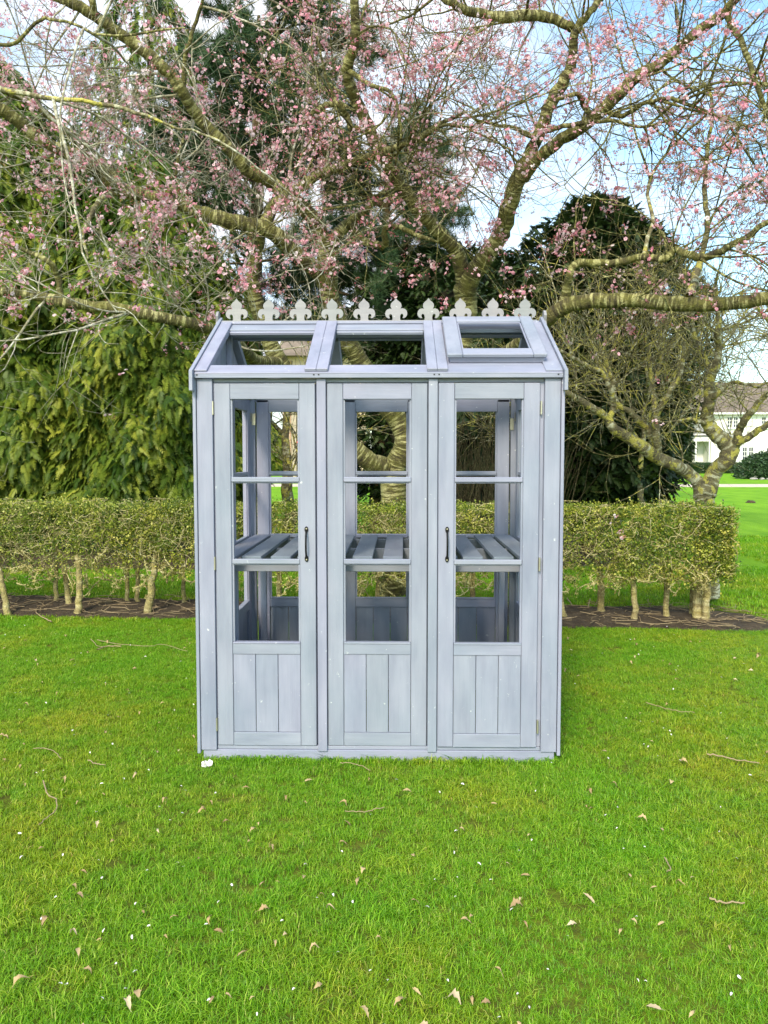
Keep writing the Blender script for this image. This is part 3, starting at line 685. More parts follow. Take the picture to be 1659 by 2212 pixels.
def crown(tree, limbs, n2, n3, n4, n5, flower_n, mat=CHERRY, bias=(0, 0, 0), L2=(.7, 2.0), toward=0, thin=1.0, twig_mat=None, clump=True, wt=None):
    Pp, Rr = resample(limbs)
    b2 = grow(Pp, Rr, n2, L2, 12, (35, 80), (.2, 1), rabs=(.007 * thin, .013 * thin), bias=(bias[0], bias[1] - toward, bias[2]), curl=1.1, wob=.16, wt=wt)
    b3 = grow(*b2, n3, (.35, 1.1), 9, (25, 70), (.15, 1), rabs=(.0034 * thin, .006 * thin), bias=(0, 0, bias[2]), curl=1.1, wob=.16)
    b4 = grow(*b3, n4, (.18, .65), 7, (20, 70), (.1, 1), rabs=(.0019 * thin, .0032 * thin), bias=(0, 0, bias[2] - .1), curl=.9, wob=.16)
    b5 = grow(*b4, n5, (.08, .3), 5, (20, 70), (.1, 1), rabs=(.0014 * thin, .0022 * thin), bias=(0, 0, -.2), curl=.6, wob=.15)
    tubes_obj('branchlets', [(*b2, 7), (*b3, 5)], twig_mat or mat, tree)['kind'] = 'stuff'
    tubes_obj('twigs', [(*b4, 3), (*b5, 3)], twig_mat or mat, tree)['kind'] = 'stuff'
    if flower_n:
        # flowers gather on some twigs, leaving others bare
        src = np.concatenate([b4[0][:, 2:].reshape(-1, 3), b5[0][:, 1:].reshape(-1, 3)])
        wgt = np.clip(vnoise(src[:, 0] + src[:, 1] * .5, src[:, 2], 3.1, 5) + .7 * vnoise(src[:, 0] * 1.7, src[:, 2] + src[:, 1], 9, 1) + .25, .02, None) ** 1.6 * np.where(src[:, 2] < 2.7, .35, 1) * np.where(src[:, 2] < 2.2, .4, 1)
        i = rng.choice(len(src), flower_n // 3, p=wgt / wgt.sum()); i = np.repeat(i, 3)
        q = src[i] + rng.normal(0, .022, (len(i), 3)) + np.array([0, 0, -.012])
        m = len(q); kd = rng.choice(5, m, p=[.24, .22, .14, .22, .18])
        bl = scatter('blossom', q, rng.uniform(0, 6.28, (m, 3)), rng.uniform(.5, .95, m), kd, flowers, tree)
    return b2, b3, b4

A = empty('cherry_tree', (*G(850, 1285)[:2], 0)); tag(A, 'gnarled cherry tree whose mossy trunk shows through the middle window, limbs sweeping left', 'tree')
la = [limb(A, 'trunk', [(850, 1300, 8.7, 66), (850, 1285, 8.7, 60), (850, 1150, 8.7, 56), (850, 1060, 8.7, 58), (856, 1005, 8.65, 50), (875, 960, 8.6, 46), (866, 920, 8.6, 44), (838, 880, 8.55, 42), (790, 800, 8.5, 40), (752, 740, 8.4, 38), (727, 680, 8.3, 38), (711, 628, 8.2, 38), (708, 575, 8.1, 42), (707, 530, 8.05, 44)], sides=16),
      limb(A, 'limb', [(835, 1012, 8.65, 46), (790, 992, 8.5, 42), (740, 945, 8.4, 40), (690, 890, 8.3, 38), (645, 835, 8.2, 38), (603, 780, 8.1, 36), (568, 700, 8.0, 34), (546, 618, 7.9, 30), (545, 575, 7.8, 28), (562, 509, 7.8, 27), (589, 450, 7.8, 25), (605, 432, 7.7, 22), (658, 397, 7.6, 20), (714, 367, 7.5, 19), (780, 344, 7.4, 17), (860, 318, 7.3, 13), (945, 271, 7.2, 9), (1010, 240, 7.1, 6)], sides=14),
      limb(A, 'limb', [(711, 628, 8.2, 34), (690, 592, 8.1, 34), (634, 542, 7.9, 33), (591, 503, 7.7, 33), (548, 486, 7.6, 32), (486, 476, 7.5, 32), (430, 458, 7.4, 30), (375, 435, 7.3, 29), (325, 425, 7.2, 28), (270, 412, 7.1, 30), (240, 400, 7.0, 34), (210, 370, 6.9, 30), (175, 340, 6.8, 28), (130, 325, 6.7, 26), (85, 300, 6.6, 26), (45, 268, 6.5, 26), (0, 235, 6.4, 26), (-90, 190, 6.2, 24)], sides=14),
      limb(A, 'limb', [(250, 402, 7.0, 22), (251, 389, 7.0, 19), (218, 346, 6.9, 18), (175, 309, 6.8, 17), (138, 280, 6.8, 16), (95, 240, 6.7, 15), (44, 211, 6.6, 14), (0, 193, 6.5, 13), (-80, 150, 6.4, 10)]),
      limb(A, 'limb', [(707, 535, 8.05, 34), (681, 479, 7.9, 32), (644, 440, 7.8, 31), (605, 407, 7.7, 30), (568, 383, 7.6, 28), (530, 365, 7.5, 27), (509, 335, 7.4, 26), (436, 262, 7.2, 26), (396, 200, 7.0, 25), (364, 156, 6.9, 25), (313, 113, 6.8, 25), (255, 69, 6.7, 24), (204, 33, 6.6, 23), (138, 0, 6.5, 21), (40, -50, 6.4, 18)], sides=14),
      limb(A, 'limb', [(396, 195, 7.0, 12), (400, 127, 6.9, 10), (411, 84, 6.8, 9), (422, 44, 6.8, 8), (437, 0, 6.7, 7), (445, -60, 6.6, 5)], sides=8),
      limb(A, 'limb', [(204, 33, 6.6, 16), (198, 0, 6.5, 15), (190, -60, 6.5, 13)], sides=8),
      limb(A, 'limb', [(712, 535, 8.05, 34), (727, 509, 8.0, 28), (760, 479, 8.0, 24), (793, 450, 7.9, 14), (836, 407, 7.9, 8), (870, 380, 7.8, 5)], sides=10),
      limb(A, 'limb', [(757, 480, 8.0, 18), (780, 516, 7.9, 17), (813, 529, 7.8, 16), (833, 526, 7.7, 15), (831, 496, 7.6, 12), (856, 489, 7.6, 11), (896, 506, 7.5, 9), (945, 523, 7.4, 6)], sides=10),
      limb(A, 'limb', [(606, 785, 8.1, 26), (553, 778, 7.6, 26), (510, 742, 7.1, 26), (470, 715, 6.7, 26), (430, 702, 6.5, 25), (385, 692, 6.4, 24), (320, 680, 6.3, 24), (260, 668, 6.2, 24), (200, 662, 6.2, 23), (130, 650, 6.1, 24), (60, 636, 6.1, 20), (0, 628, 6.0, 19), (-90, 610, 5.9, 16)], sides=12),
      limb(A, 'limb', [(130, 650, 6.1, 16), (125, 600, 6.1, 14), (105, 565, 6.0, 12), (60, 545, 6.0, 9), (0, 520, 5.9, 6)], sides=8),
      limb(A, 'limb', [(360, 437, 7.25, 12), (375, 400, 7.2, 9), (385, 340, 7.1, 8), (398, 290, 7.0, 6)], sides=7),
      limb(A, 'limb', [(250, 415, 7.0, 12), (215, 432, 6.9, 12), (195, 470, 6.8, 10), (180, 510, 6.8, 8), (190, 560, 6.8, 5)], LICHEN, sides=7),
      limb(A, 'limb', [(-60, 160, 5.4, 12), (0, 190, 5.3, 11), (60, 205, 5.3, 10), (150, 215, 5.2, 9), (270, 235, 5.2, 8), (360, 270, 5.2, 6), (470, 300, 5.2, 5)], LICHEN, sides=7),
      limb(A, 'limb', [(-60, 60, 5.2, 9), (20, 100, 5.2, 8), (95, 40, 5.2, 7), (160, 55, 5.1, 6), (250, 78, 5.1, 5), (400, 60, 5.0, 4)], sides=7)]
crown(A, la[1:], 80, 380, 1550, 1900, 9000, bias=(0, 0, .25), toward=-.5, L2=(.6, 1.8), twig_mat=GREYTWIG, wt=[.8, .8, 1, 1.2, .9, 1, 1, .3, .35, .7, .6, .8, .6, .6])

B = empty('cherry_tree', (*G(940, 1285)[:2], 0)); tag(B, 'cherry tree forking above the right half of the ridge, limbs rising to the top edge', 'tree')
lb = [limb(B, 'trunk', [(938, 1300, 8.3, 56), (940, 1285, 8.3, 50), (940, 1100, 8.3, 46), (950, 950, 8.3, 44), (972, 850, 8.25, 44), (998, 745, 8.2, 42), (1008, 690, 8.2, 42), (1006, 640, 8.15, 48), (1004, 608, 8.1, 46)], sides=16),
      limb(B, 'limb', [(1003, 625, 8.15, 36), (991, 555, 8.0, 32), (965, 519, 7.9, 30), (935, 486, 7.8, 29), (902, 453, 7.7, 28), (876, 413, 7.6, 27), (849, 377, 7.5, 26), (830, 337, 7.4, 26), (806, 298, 7.3, 26), (790, 258, 7.2, 25), (767, 212, 7.1, 24), (753, 175, 7.0, 24), (750, 145, 6.9, 24), (763, 109, 6.8, 21), (768, 66, 6.7, 20), (766, 0, 6.6, 18), (760, -70, 6.5, 16)], sides=14),
      limb(B, 'limb', [(806, 298, 7.3, 16), (783, 281, 7.25, 14), (759, 278, 7.2, 14), (749, 251, 7.2, 13), (733, 228, 7.1, 13), (716, 225, 7.1, 12), (693, 231, 7.0, 12), (673, 248, 6.9, 9)], sides=9),
      limb(B, 'limb', [(825, 325, 7.4, 12), (862, 317, 7.3, 10), (902, 301, 7.2, 9), (948, 274, 7.1, 8), (1000, 262, 7.0, 5)], sides=8),
      limb(B, 'limb', [(750, 150, 6.9, 11), (800, 182, 6.8, 9), (845, 200, 6.7, 8), (862, 250, 6.6, 7), (866, 300, 6.6, 4)], sides=7),
      limb(B, 'limb', [(1006, 630, 8.1, 42), (1022, 590, 8.0, 40), (1047, 559, 7.9, 38), (1072, 522, 7.8, 38), (1090, 480, 7.7, 37), (1107, 419, 7.5, 35), (1126, 373, 7.4, 34), (1151, 320, 7.3, 26), (1173, 266, 7.2, 26), (1194, 213, 7.1, 26), (1222, 170, 7.0, 25), (1238, 117, 6.9, 19), (1242, 71, 6.8, 18), (1268, 32, 6.7, 15), (1297, 0, 6.7, 14), (1340, -60, 6.6, 12)], sides=14),
      limb(B, 'limb', [(1130, 385, 7.4, 28), (1150, 355, 7.3, 26), (1176, 330, 7.2, 26), (1212, 302, 7.1, 26), (1258, 273, 7.0, 26), (1297, 241, 6.9, 26), (1332, 206, 6.8, 27), (1375, 167, 6.7, 26), (1425, 138, 6.6, 22), (1471, 99, 6.5, 22), (1524, 57, 6.4, 21), (1567, 25, 6.3, 19), (1600, -15, 6.2, 17), (1670, -70, 6.1, 14)], sides=14),
      limb(B, 'limb', [(1240, 62, 6.85, 18), (1222, 53, 6.8, 18), (1187, 38, 6.8, 20), (1141, 32, 6.7, 22), (1100, 38, 6.6, 22), (1060, 34, 6.6, 20), (1013, 26, 6.5, 18), (980, 8, 6.4, 16), (947, -14, 6.4, 14), (900, -60, 6.3, 10)], sides=12),
      limb(B, 'limb', [(1152, 295, 7.2, 12), (1107, 276, 7.1, 9), (1070, 270, 7.0, 7), (1020, 255, 6.9, 5)], sides=7),
      limb(B, 'limb', [(1152, 295, 7.2, 13), (1190, 280, 7.0, 11), (1230, 270, 6.9, 10), (1318, 261, 6.8, 8), (1379, 273, 6.7, 6), (1450, 262, 6.6, 4)], sides=8),
      limb(B, 'limb', [(1303, 240, 6.9, 12), (1345, 250, 6.8, 10), (1400, 222, 6.6, 9), (1450, 215, 6.5, 8), (1520, 240, 6.4, 7), (1600, 270, 6.3, 5), (1680, 260, 6.2, 4)], sides=8),
      limb(B, 'limb', [(1285, 253, 6.95, 14), (1262, 230, 6.9, 12), (1250, 202, 6.8, 10), (1200, 215, 6.8, 8)], sides=7),
      limb(B, 'limb', [(1000, 800, 8.25, 30), (1060, 778, 7.8, 30), (1113, 748, 7.4, 30), (1158, 712, 7.0, 32), (1190, 682, 6.8, 33), (1230, 658, 6.7, 32), (1290, 650, 6.6, 31), (1360, 648, 6.5, 30), (1430, 654, 6.4, 31), (1500, 658, 6.3, 31), (1580, 655, 6.2, 29), (1659, 645, 6.1, 28), (1760, 635, 6.0, 24)], sides=14),
      limb(B, 'limb', [(1210, 668, 6.75, 22), (1222, 636, 6.7, 20), (1233, 586, 6.6, 17), (1254, 568, 6.6, 16), (1318, 567, 6.5, 15), (1389, 556, 6.4, 15), (1439, 558, 6.3, 14), (1457, 540, 6.3, 15), (1496, 552, 6.2, 17), (1531, 556, 6.2, 17), (1567, 536, 6.1, 15), (1617, 511, 6.0, 13), (1659, 479, 5.9, 12), (1740, 430, 5.8, 9)], sides=10),
      limb(B, 'limb', [(1489, 640, 6.3, 18), (1506, 585, 6.5, 16), (1517, 552, 6.6, 13), (1528, 497, 6.6, 12), (1524, 426, 6.6, 11), (1528, 337, 6.6, 9), (1538, 249, 6.5, 7), (1530, 180, 6.5, 5)], LICHEN, sides=8),
      limb(B, 'limb', [(1567, 25, 6.3, 14), (1610, 110, 6.2, 12), (1650, 220, 6.1, 10), (1700, 330, 6.0, 8), (1730, 420, 6.0, 5)], sides=8),
      limb(B, 'limb', [(1389, 556, 6.4, 10), (1410, 480, 6.6, 8), (1400, 400, 6.8, 7), (1440, 330, 6.8, 6), (1480, 300, 6.8, 4)], LICHEN, sides=7)]
crown(B, lb[1:], 115, 640, 2500, 2900, 15000, bias=(0, 0, .25), toward=-.4, L2=(.6, 1.8), wt=[1, .6, 1, .6, 1, 1, 1, 1, 1, 1.3, .5, .12, .9, 1.2, 1.3, 1.2])

Cc = G(1524, 1340); C = empty('lichened_tree', (Cc[0] * 8.4 / Cc[1], 8.4, 0)); tag(C, 'bare low-forking tree with yellow lichen, rising behind the right end of the hedge', 'tree')
lc = [limb(C, 'trunk', [(1528, 1290, 8.4, 50), (1526, 1180, 8.4, 44), (1523, 1100, 8.4, 40), (1520, 1068, 8.4, 42), (1526, 1046, 8.4, 40)], LICHEN, 16),
      limb(C, 'limb', [(1515, 1075, 8.4, 30), (1508, 1044, 8.4, 28), (1486, 1021, 8.4, 27), (1454, 1003, 8.3, 26), (1418, 987, 8.3, 28), (1386, 964, 8.2, 26), (1360, 948, 8.2, 24), (1325, 926, 8.1, 22), (1312, 906, 8.1, 18), (1286, 886, 8.0, 17), (1244, 860, 7.9, 15), (1212, 845, 7.8, 10), (1180, 838, 7.7, 6)], LICHEN, 12),
      limb(C, 'limb', [(1314, 908, 8.1, 14), (1325, 873, 8.1, 12), (1318, 837, 8.0, 11), (1302, 805, 8.0, 10), (1270, 792, 7.9, 10), (1237, 773, 7.8, 8), (1196, 750, 7.7, 6)], LICHEN, 9),
      limb(C, 'limb', [(1420, 985, 8.3, 20), (1412, 953, 8.3, 17), (1392, 918, 8.3, 15), (1360, 889, 8.2, 13), (1331, 870, 8.2, 11), (1322, 820, 8.2, 9), (1300, 760, 8.1, 7)], LICHEN, 9),
      limb(C, 'limb', [(1422, 985, 8.3, 18), (1419, 944, 8.2, 17), (1415, 908, 8.2, 17), (1428, 879, 8.1, 13), (1450, 841, 8.0, 11), (1470, 800, 8.0, 9), (1478, 730, 8.0, 7)], LICHEN, 9),
      limb(C, 'limb', [(1418, 900, 8.2, 12), (1411, 850, 8.3, 10), (1405, 790, 8.4, 8), (1395, 720, 8.4, 5)], LICHEN, 8),
      limb(C, 'limb', [(1526, 1070, 8.4, 38), (1544, 1021, 8.4, 34), (1565, 998, 8.3, 34), (1577, 972, 8.3, 38), (1563, 952, 8.3, 34), (1540, 932, 8.3, 30), (1528, 905, 8.3, 28), (1532, 866, 8.2, 24), (1533, 824, 8.2, 22), (1547, 789, 8.1, 18), (1553, 750, 8.1, 15), (1550, 718, 8.0, 13), (1553, 686, 8.0, 10), (1545, 600, 8.0, 6)], LICHEN, 14),
      limb(C, 'limb', [(1578, 972, 8.3, 24), (1595, 950, 8.2, 20), (1597, 930, 8.2, 17), (1608, 908, 8.1, 16), (1631, 880, 8.0, 14), (1659, 850, 7.9, 11), (1720, 800, 7.8, 8)], LICHEN, 9),
      limb(C, 'limb', [(1592, 957, 8.2, 17), (1624, 942, 8.1, 15), (1659, 916, 8.0, 13), (1720, 880, 7.9, 9)], LICHEN, 9),
      limb(C, 'limb', [(1532, 866, 8.2, 14), (1550, 850, 8.1, 12), (1575, 830, 8.1, 9), (1600, 828, 8.0, 7), (1640, 838, 8.0, 4)], LICHEN, 8),
      limb(C, 'limb', [(1530, 915, 8.3, 10), (1512, 912, 8.2, 9), (1490, 905, 8.2, 7), (1470, 910, 8.1, 4)], LICHEN, 7),
      limb(C, 'limb', [(1535, 815, 8.2, 12), (1520, 770, 8.3, 9), (1500, 720, 8.4, 8), (1498, 650, 8.4, 6)], LICHEN, 8)]
crown(C, lc[1:], 50, 330, 1000, 600, 0, LICHEN, (0, 0, .6), (.4, 1.1), thin=.85)

# ------------------------------------------------------------------ evergreens
def spray(name, seed, mat, size=.17, n=9, droop=.5, width=.16):
    """flat drooping frond: a stem with pairs of narrow leaflets"""
    rg = np.random.default_rng(seed); V = []; Fq = []
    for i in range(n):
        t = (i + .3) / n; c = np.array([0, size * t, -size * droop * t * t]); Ll = size * .42 * (1 - t * .65) * rg.uniform(.8, 1.2)
        for s in (-1, 1):
            d = unit(np.array([s * .8, .75, -.25 - droop * t * .8 + rg.normal(0, .12)])); q = unit(np.cross(d, [0, 0, 1])) * Ll * width; k = len(V)
            V += [c, c + d * Ll * .45 + q, c + d * Ll, c + d * Ll * .45 - q]; Fq.append((k, k + 1, k + 2, k + 3))
    k = len(V); V += [(0, 0, 0), (size * .03, size * .6, -size * droop * .36), (0, size * 1.1, -size * droop), (-size * .03, size * .6, -size * droop * .36)]; Fq.append((k, k + 1, k + 2, k + 3))
    return template(name, V, Fq, mat)
leys = [spray('spray', s, LEY, .175 + .03 * (s % 2), 9, .35, .19) for s in range(3)]
yews = [spray('spray', 10 + s, YEW, .125, 8, .2, .28) for s in range(3)]
HULL = simple('dark_core', (.02, .02, .008), .95)  # dead-foliage dark for solid cores; crown hulls are added to block light
def evergreen(name, label, x, y, z0, h, rx, ry, n, temps, mat_trunk=PINEBARK, top=.35, hull=True, smin=.8, smax=1.4, gaps=0.0, profile=None, lumps=.22, tilt=(-1.25, -.25), cat='tree', seed=1, trunk_r=.16):
    """tree of sprays over a lumpy crown; profile(t) gives radius share at height share t"""
    rg = np.random.default_rng(seed)
    o = empty(name, (x, y, 0)); tag(o, label, cat)
    prof = profile or (lambda t: np.clip(np.minimum(1, (t + .05) * 6), 0, 1) * np.clip((1 - t) / (1 - top), 0, 1) ** (.5 if top > .6 else .7))
    t = rg.uniform(0, 1, n * 3); pr = prof(t); keep = rg.uniform(size=len(t)) < pr + .05; t = t[keep][:n]; n = len(t)
    ph = rg.uniform(0, 2 * np.pi, n); back = np.sin(ph) > .25; ph = np.where(back & (rg.uniform(size=n) < .75), -ph, ph)   # y<0 = near side
    lum = 1 + lumps * (np.sin(ph * 3 + t * 9 + seed) * .5 + np.sin(ph * 7 - t * 23 + seed * 2) * .35 + np.sin(t * 41 + ph * 11) * .25 + np.sin(ph * 17 + t * 5) * .15)
    dep = 1 - np.abs(rg.normal(0, .11, n)) + .02 + (rg.uniform(size=n) < .12) * rg.uniform(0, .09, n)
    if gaps: k = (np.sin(ph * 9 + t * 30) + np.sin(ph * 4 - t * 17 + 2) + rg.normal(0, .5, n)) > gaps * 2 - 1.5; t, ph, lum, dep = t[k], ph[k], lum[k], dep[k]; n = len(t)
    r = prof(t) * lum * dep + .02
    pts_ = np.stack([np.cos(ph) * r * rx, np.sin(ph) * r * ry, z0 + t * h], 1)
    rz = np.arctan2(np.sin(ph) * ry, np.cos(ph) * rx) - np.pi / 2 + rg.normal(0, .5, n)
    tl = rg.uniform(tilt[0], tilt[1], n)
    scatter('foliage', pts_, np.stack([tl, rg.normal(0, .35, n), rz], 1), rg.uniform(smin, smax, n), rg.integers(0, len(temps), n), temps, o)
    if hull:  # solid core, not twigs, added to stop light passing through the crown
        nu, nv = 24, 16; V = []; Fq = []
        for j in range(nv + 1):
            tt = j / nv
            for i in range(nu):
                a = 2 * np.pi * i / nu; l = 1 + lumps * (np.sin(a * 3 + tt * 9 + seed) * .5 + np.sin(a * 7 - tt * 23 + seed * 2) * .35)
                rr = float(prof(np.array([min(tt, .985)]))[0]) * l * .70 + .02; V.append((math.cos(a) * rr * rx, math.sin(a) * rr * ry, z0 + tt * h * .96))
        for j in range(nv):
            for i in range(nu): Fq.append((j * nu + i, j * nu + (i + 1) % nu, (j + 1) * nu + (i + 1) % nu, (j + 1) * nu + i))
        link('crown_hull', np_mesh('crown_hull', V, Fq), HULL, o)['kind'] = 'stuff'
    c = [(0, 0, -.1, trunk_r * 1.2), (.03, 0, h * .3, trunk_r), (-.03, .03, h * .6, trunk_r * .7), (0, 0, z0 + h * .98, .03)]
    p = smooth_path(c, 12, .01); tubes_obj('trunk', [(p[None, :, :3], p[None, :, 3], 10)], mat_trunk, o)
    return o
evergreen('cypress_tree', 'broad yellow-green cypress behind the hedge at the far left edge', -6.3, 12.4, .25, 7.6, 2.0, 1.6, 27000, leys, top=.45, seed=1, lumps=.28)
evergreen('cypress_tree', 'yellow-green cypress with drooping sprays behind the hedge, nearest the left side of the greenhouse', -3.95, 12.1, .35, 6.0, 1.55, 1.3, 21000, leys, top=.5, seed=2, lumps=.28)
evergreen('cypress_tree', 'tall wispy cypress standing up behind the left cherry limbs with sky between its tips', -4.6, 14.6, 1.5, 9.5, 1.8, 1.5, 15000, leys, top=.3, seed=3, lumps=.45, gaps=.45, hull=False, smin=.6, smax=1.2)
evergreen('yew_tree', 'dark green yew just right of the greenhouse, dense to near the ground', 3.2, 12.6, .7, 5.0, 1.35, 1.2, 18000, yews, top=.7, seed=4, lumps=.36, smin=.7, smax=1.6, tilt=(-1.1, 1.0))
evergreen('yew_tree', 'dark evergreen beside the white house, behind the forking bare tree', 4.85, 17.2, 1.2, 4.6, 1.15, 1.1, 9000, yews, top=.5, seed=5, lumps=.2, smin=1, smax=1.6)
evergreen('yew_tree', 'dark evergreen directly behind the middle of the greenhouse', 1.3, 15.5, .3, 5.4, 2.3, 1.4, 15000, yews, top=.8, seed=6, tilt=(-1.1, 1.0), lumps=.32, smin=1, smax=1.6)

# pine with long needle tufts
ndl = []
for s in range(3):
    rg = np.random.default_rng(30 + s); V = []; Fq = []
    for i in range(34):
        d = unit(rg.normal(size=3) + np.array([0, .9, .3])); q = unit(np.cross(d, rg.normal(size=3))) * .0045; l = rg.uniform(.10, .17); k = len(V)
        V += [d * .01 - q, d * .01 + q, d * l + q * .3, d * l - q * .3]; Fq.append((k, k + 1, k + 2, k + 3))
    ndl.append(template('needles', V, Fq, PINE))
def pine(x, y, h, label, seed, n2=46, lean=.3, zlow=.25, rad=2.4):
    global rng
    o = empty('pine_tree', (x, y, 0)); tag(o, label, 'tree')
    p = smooth_path([(0, 0, -.1, .21), (lean * .3, 0, h * .3, .18), (lean * .8, 0, h * .7, .12), (lean, 0, h, .03)], 24, .02)
    tubes_obj('trunk', [(p[None, :, :3], p[None, :, 3], 12)], PINEBARK, o)
    Pp, Rr = resample([p])
    b2 = grow(Pp, Rr, n2, (rad * .45, rad), 10, (60, 95), (zlow, .98), rabs=(.025, .045), bias=(0, 0, .25), curl=.5, wob=.12)
    b3 = grow(*b2, n2 * 9, (.3, .9), 7, (25, 65), (.25, 1), rabs=(.008, .014), curl=.5, wob=.15)
    tubes_obj('branches', [(*b2, 6), (*b3, 4)], PINEBARK, o)['kind'] = 'stuff'
    src = np.concatenate([b3[0][:, 3:].reshape(-1, 3), b2[0][:, -2:].reshape(-1, 3)]); q = np.repeat(src, 3, axis=0); q = q + rng.normal(0, .05, q.shape); n = len(q)
    scatter('needles', q, np.stack([rng.normal(0, .9, n), rng.normal(0, .5, n), rng.uniform(0, 6.28, n)], 1), rng.uniform(.8, 1.5, n), rng.integers(0, 3, n), ndl, o)
pine(-2.8, 14.2, 9.5, 'dark pine with long needles and a brown trunk behind the left limbs of the cherry', 1, 44, .3, .42, 2.3)
pine(-.4, 15.5, 7.6, 'dark green pine behind the ridge of the greenhouse, lower than its neighbour', 2, 40, .2, .42, 1.9)

# brown upright suckers seen through the right-hand window
th = empty('thicket', (1.35, 10.9, 0)); tag(th, 'thicket of upright brown stems seen through the right door of the greenhouse', 'shrub')
n = 420; x = rng.uniform(-.95, 1.0, n); y = rng.uniform(-.2, .9, n); K = 8; out = np.zeros((n, K, 3)); out[:, 0] = np.stack([x, y, np.zeros(n)], 1); d = unit(np.stack([rng.normal(0, .12, n), rng.normal(0, .1, n), np.ones(n)], 1)); Ln = rng.uniform(1.4, 2.5, n)
for s in range(1, K):
    d = unit(d + rng.normal(0, .09, (n, 3))); out[:, s] = out[:, s - 1] + d * (Ln / (K - 1))[:, None]
SUCK = bark_mat('sucker_bark', (.05, .035, .015), (.10, .075, .03), (.2, .18, .08), (.12, .12, .04), 15, .62, .3)
tubes_obj('stems', [(out, rng.uniform(.004, .010, n)[:, None] * np.linspace(1, .3, K)[None], 4)], SUCK, th)['kind'] = 'stuff'
evergreen('yew_tree', 'dark evergreen filling the right door window behind the brown stems', 1.75, 12.9, .1, 3.6, 1.35, .9, 8000, yews, top=.6, seed=8)

# bare trees at the right, far side
def bare_tree(x, y, h, spread, label, seed, dens=1.0, mat=LICHEN, tips=None, z0=.3, tr=.11):
    o = empty('bare_tree', (x, y, 0)); tag(o, label, 'tree')
    ls = []
    p = smooth_path([(0, 0, -.1, tr * 1.2), (.05, 0, h * .15, tr), (0, .05, h * .45, tr * .65), (.1, 0, h * .8, tr * .3)], 14, .02); tubes_obj('trunk', [(p[None, :, :3], p[None, :, 3], 10)], mat, o)
    Pp, Rr = resample([p])
    b1 = grow(Pp, Rr, int(16 * dens), (spread * .6, spread * 1.2), 12, (25, 70), (z0, .95), rabs=(.02, .05), bias=(0, 0, .5), curl=.7, wob=.14)
    b2 = grow(*b1, int(130 * dens), (.5, 1.5), 9, (25, 70), (.2, 1), rabs=(.009, .018), bias=(0, 0, .3), curl=.8, wob=.16)
    b3 = grow(*b2, int(1100 * dens), (.3, .9), 7, (20, 70), (.1, 1), rabs=(.005, .009), bias=(0, 0, .1), curl=.8, wob=.16)
    tubes_obj('branches', [(*b1, 7), (*b2, 5)], mat, o)['kind'] = 'stuff'
    tubes_obj('twigs', [(*b3, 3)], mat, o)['kind'] = 'stuff'
    if tips:
        src = b3[0][:, 2:].reshape(-1, 3); q = src[rng.integers(0, len(src), tips)] + rng.normal(0, .05, (tips, 3))
        scatter('young_leaves', q, rng.uniform(0, 6.28, (tips, 3)), rng.uniform(.8, 1.6, tips), rng.integers(0, 2, tips), younger, o)
YOUNG = rand_mat('young_leaves', [(.16, .20, .05), (.24, .27, .08)], .6, .3)
younger = [leaf_cluster('young', 90, 6, .04, .05, YOUNG), leaf_cluster('young', 91, 6, .04, .05, YOUNG)]
bare_tree(3.5, 11.0, 4.0, 1.7, 'bare many-branched tree standing against the dark yew, above the long limb', 1, .5, z0=.5, tr=.05)
bare_tree(7.7, 14.5, 5.2, 2.2, 'tangled bare tree at the right edge with sky showing between its twigs', 2, .6, z0=.6)
bare_tree(2.2, 11.9, 4.6, 1.2, 'bare greenish tree over the right end of the roof, in front of the dark yew', 3, .5, z0=.5)
bare_tree(8.3, 24, 5.9, 2.0, 'pale budding tree in front of the white house roof', 4, .45, LICHEN, 1000, z0=.6)
bare_tree(-1.9, 13.0, 4.0, 1.6, 'thin bare tree seen through the left window in front of the brick building', 5, .22)

# ------------------------------------------------------------------ white house
WALL = simple('white_render', (.80, .79, .77), .8, 0, .03); WHT = simple('white_gloss', (.8, .8, .78), .4, 0, .02)
def tile_mat():
    m, nt, b, N, L = new_mat('roof_tiles'); g = N('ShaderNodeNewGeometry'); n = noise(N, L, 1.2, 5, .7, g.outputs['Position']); r = ramp(N, [(.3, (.10, .08, .06)), (.7, (.24, .19, .15))]); L(n.outputs['Fac'], r.inputs[0]); L(r.outputs[0], b.inputs['Base Color']); b.inputs['Roughness'].default_value = .9; return m
TILE = tile_mat(); PANE = simple('window_glass', (.05, .06, .08), .08); CREAM = simple('cream_door', (.70, .68, .60), .5, 0, .03); DARK = simple('dark_lead', (.12, .12, .12), .6)
HXC, HY = 27.5, 64.0
hs = empty('white_house', (HXC, HY + 4, 0)); tag(hs, 'white rendered house with brown tiled roof and a railed balcony over its door', 'house')
def hx(u, Y): return P(u, 950, Y)[0] - HXC
def hz(v, Y): return P(830, v, Y)[2]
def hpart(name, mat, x0, x1, y0, y1, z0, z1, par=None):
    m = MB(); m.box(x0, x1, y0 - HY - 4, y1 - HY - 4, z0, z1); return m.build(name, mat, par or hs)
xw = hx(1536, HY); xr = 9.0; zE = 4.9; xp = hx(1400, HY)
hpart('wall', WALL, xw, xr, HY, HY + 9, 0, zE)                       # main block to the right of the porch
hpart('wall', WALL, xp, xw - .003, HY + 1.6, HY + 9, 0, zE)          # recessed block with the doors
hpart('porch_ceiling', WALL, xp, xw - .003, HY + .1, HY + 1.59, 2.55, 2.95)
hpart('lead_flashing', DARK, xp, xw - .003, HY + .02, HY + 1.55, 2.953, 3.05)
for u in (1430, 1505): hpart('porch_post', WHT, hx(u, HY) - .06, hx(u, HY) + .06, HY + .12, HY + .24, 0, 2.548)
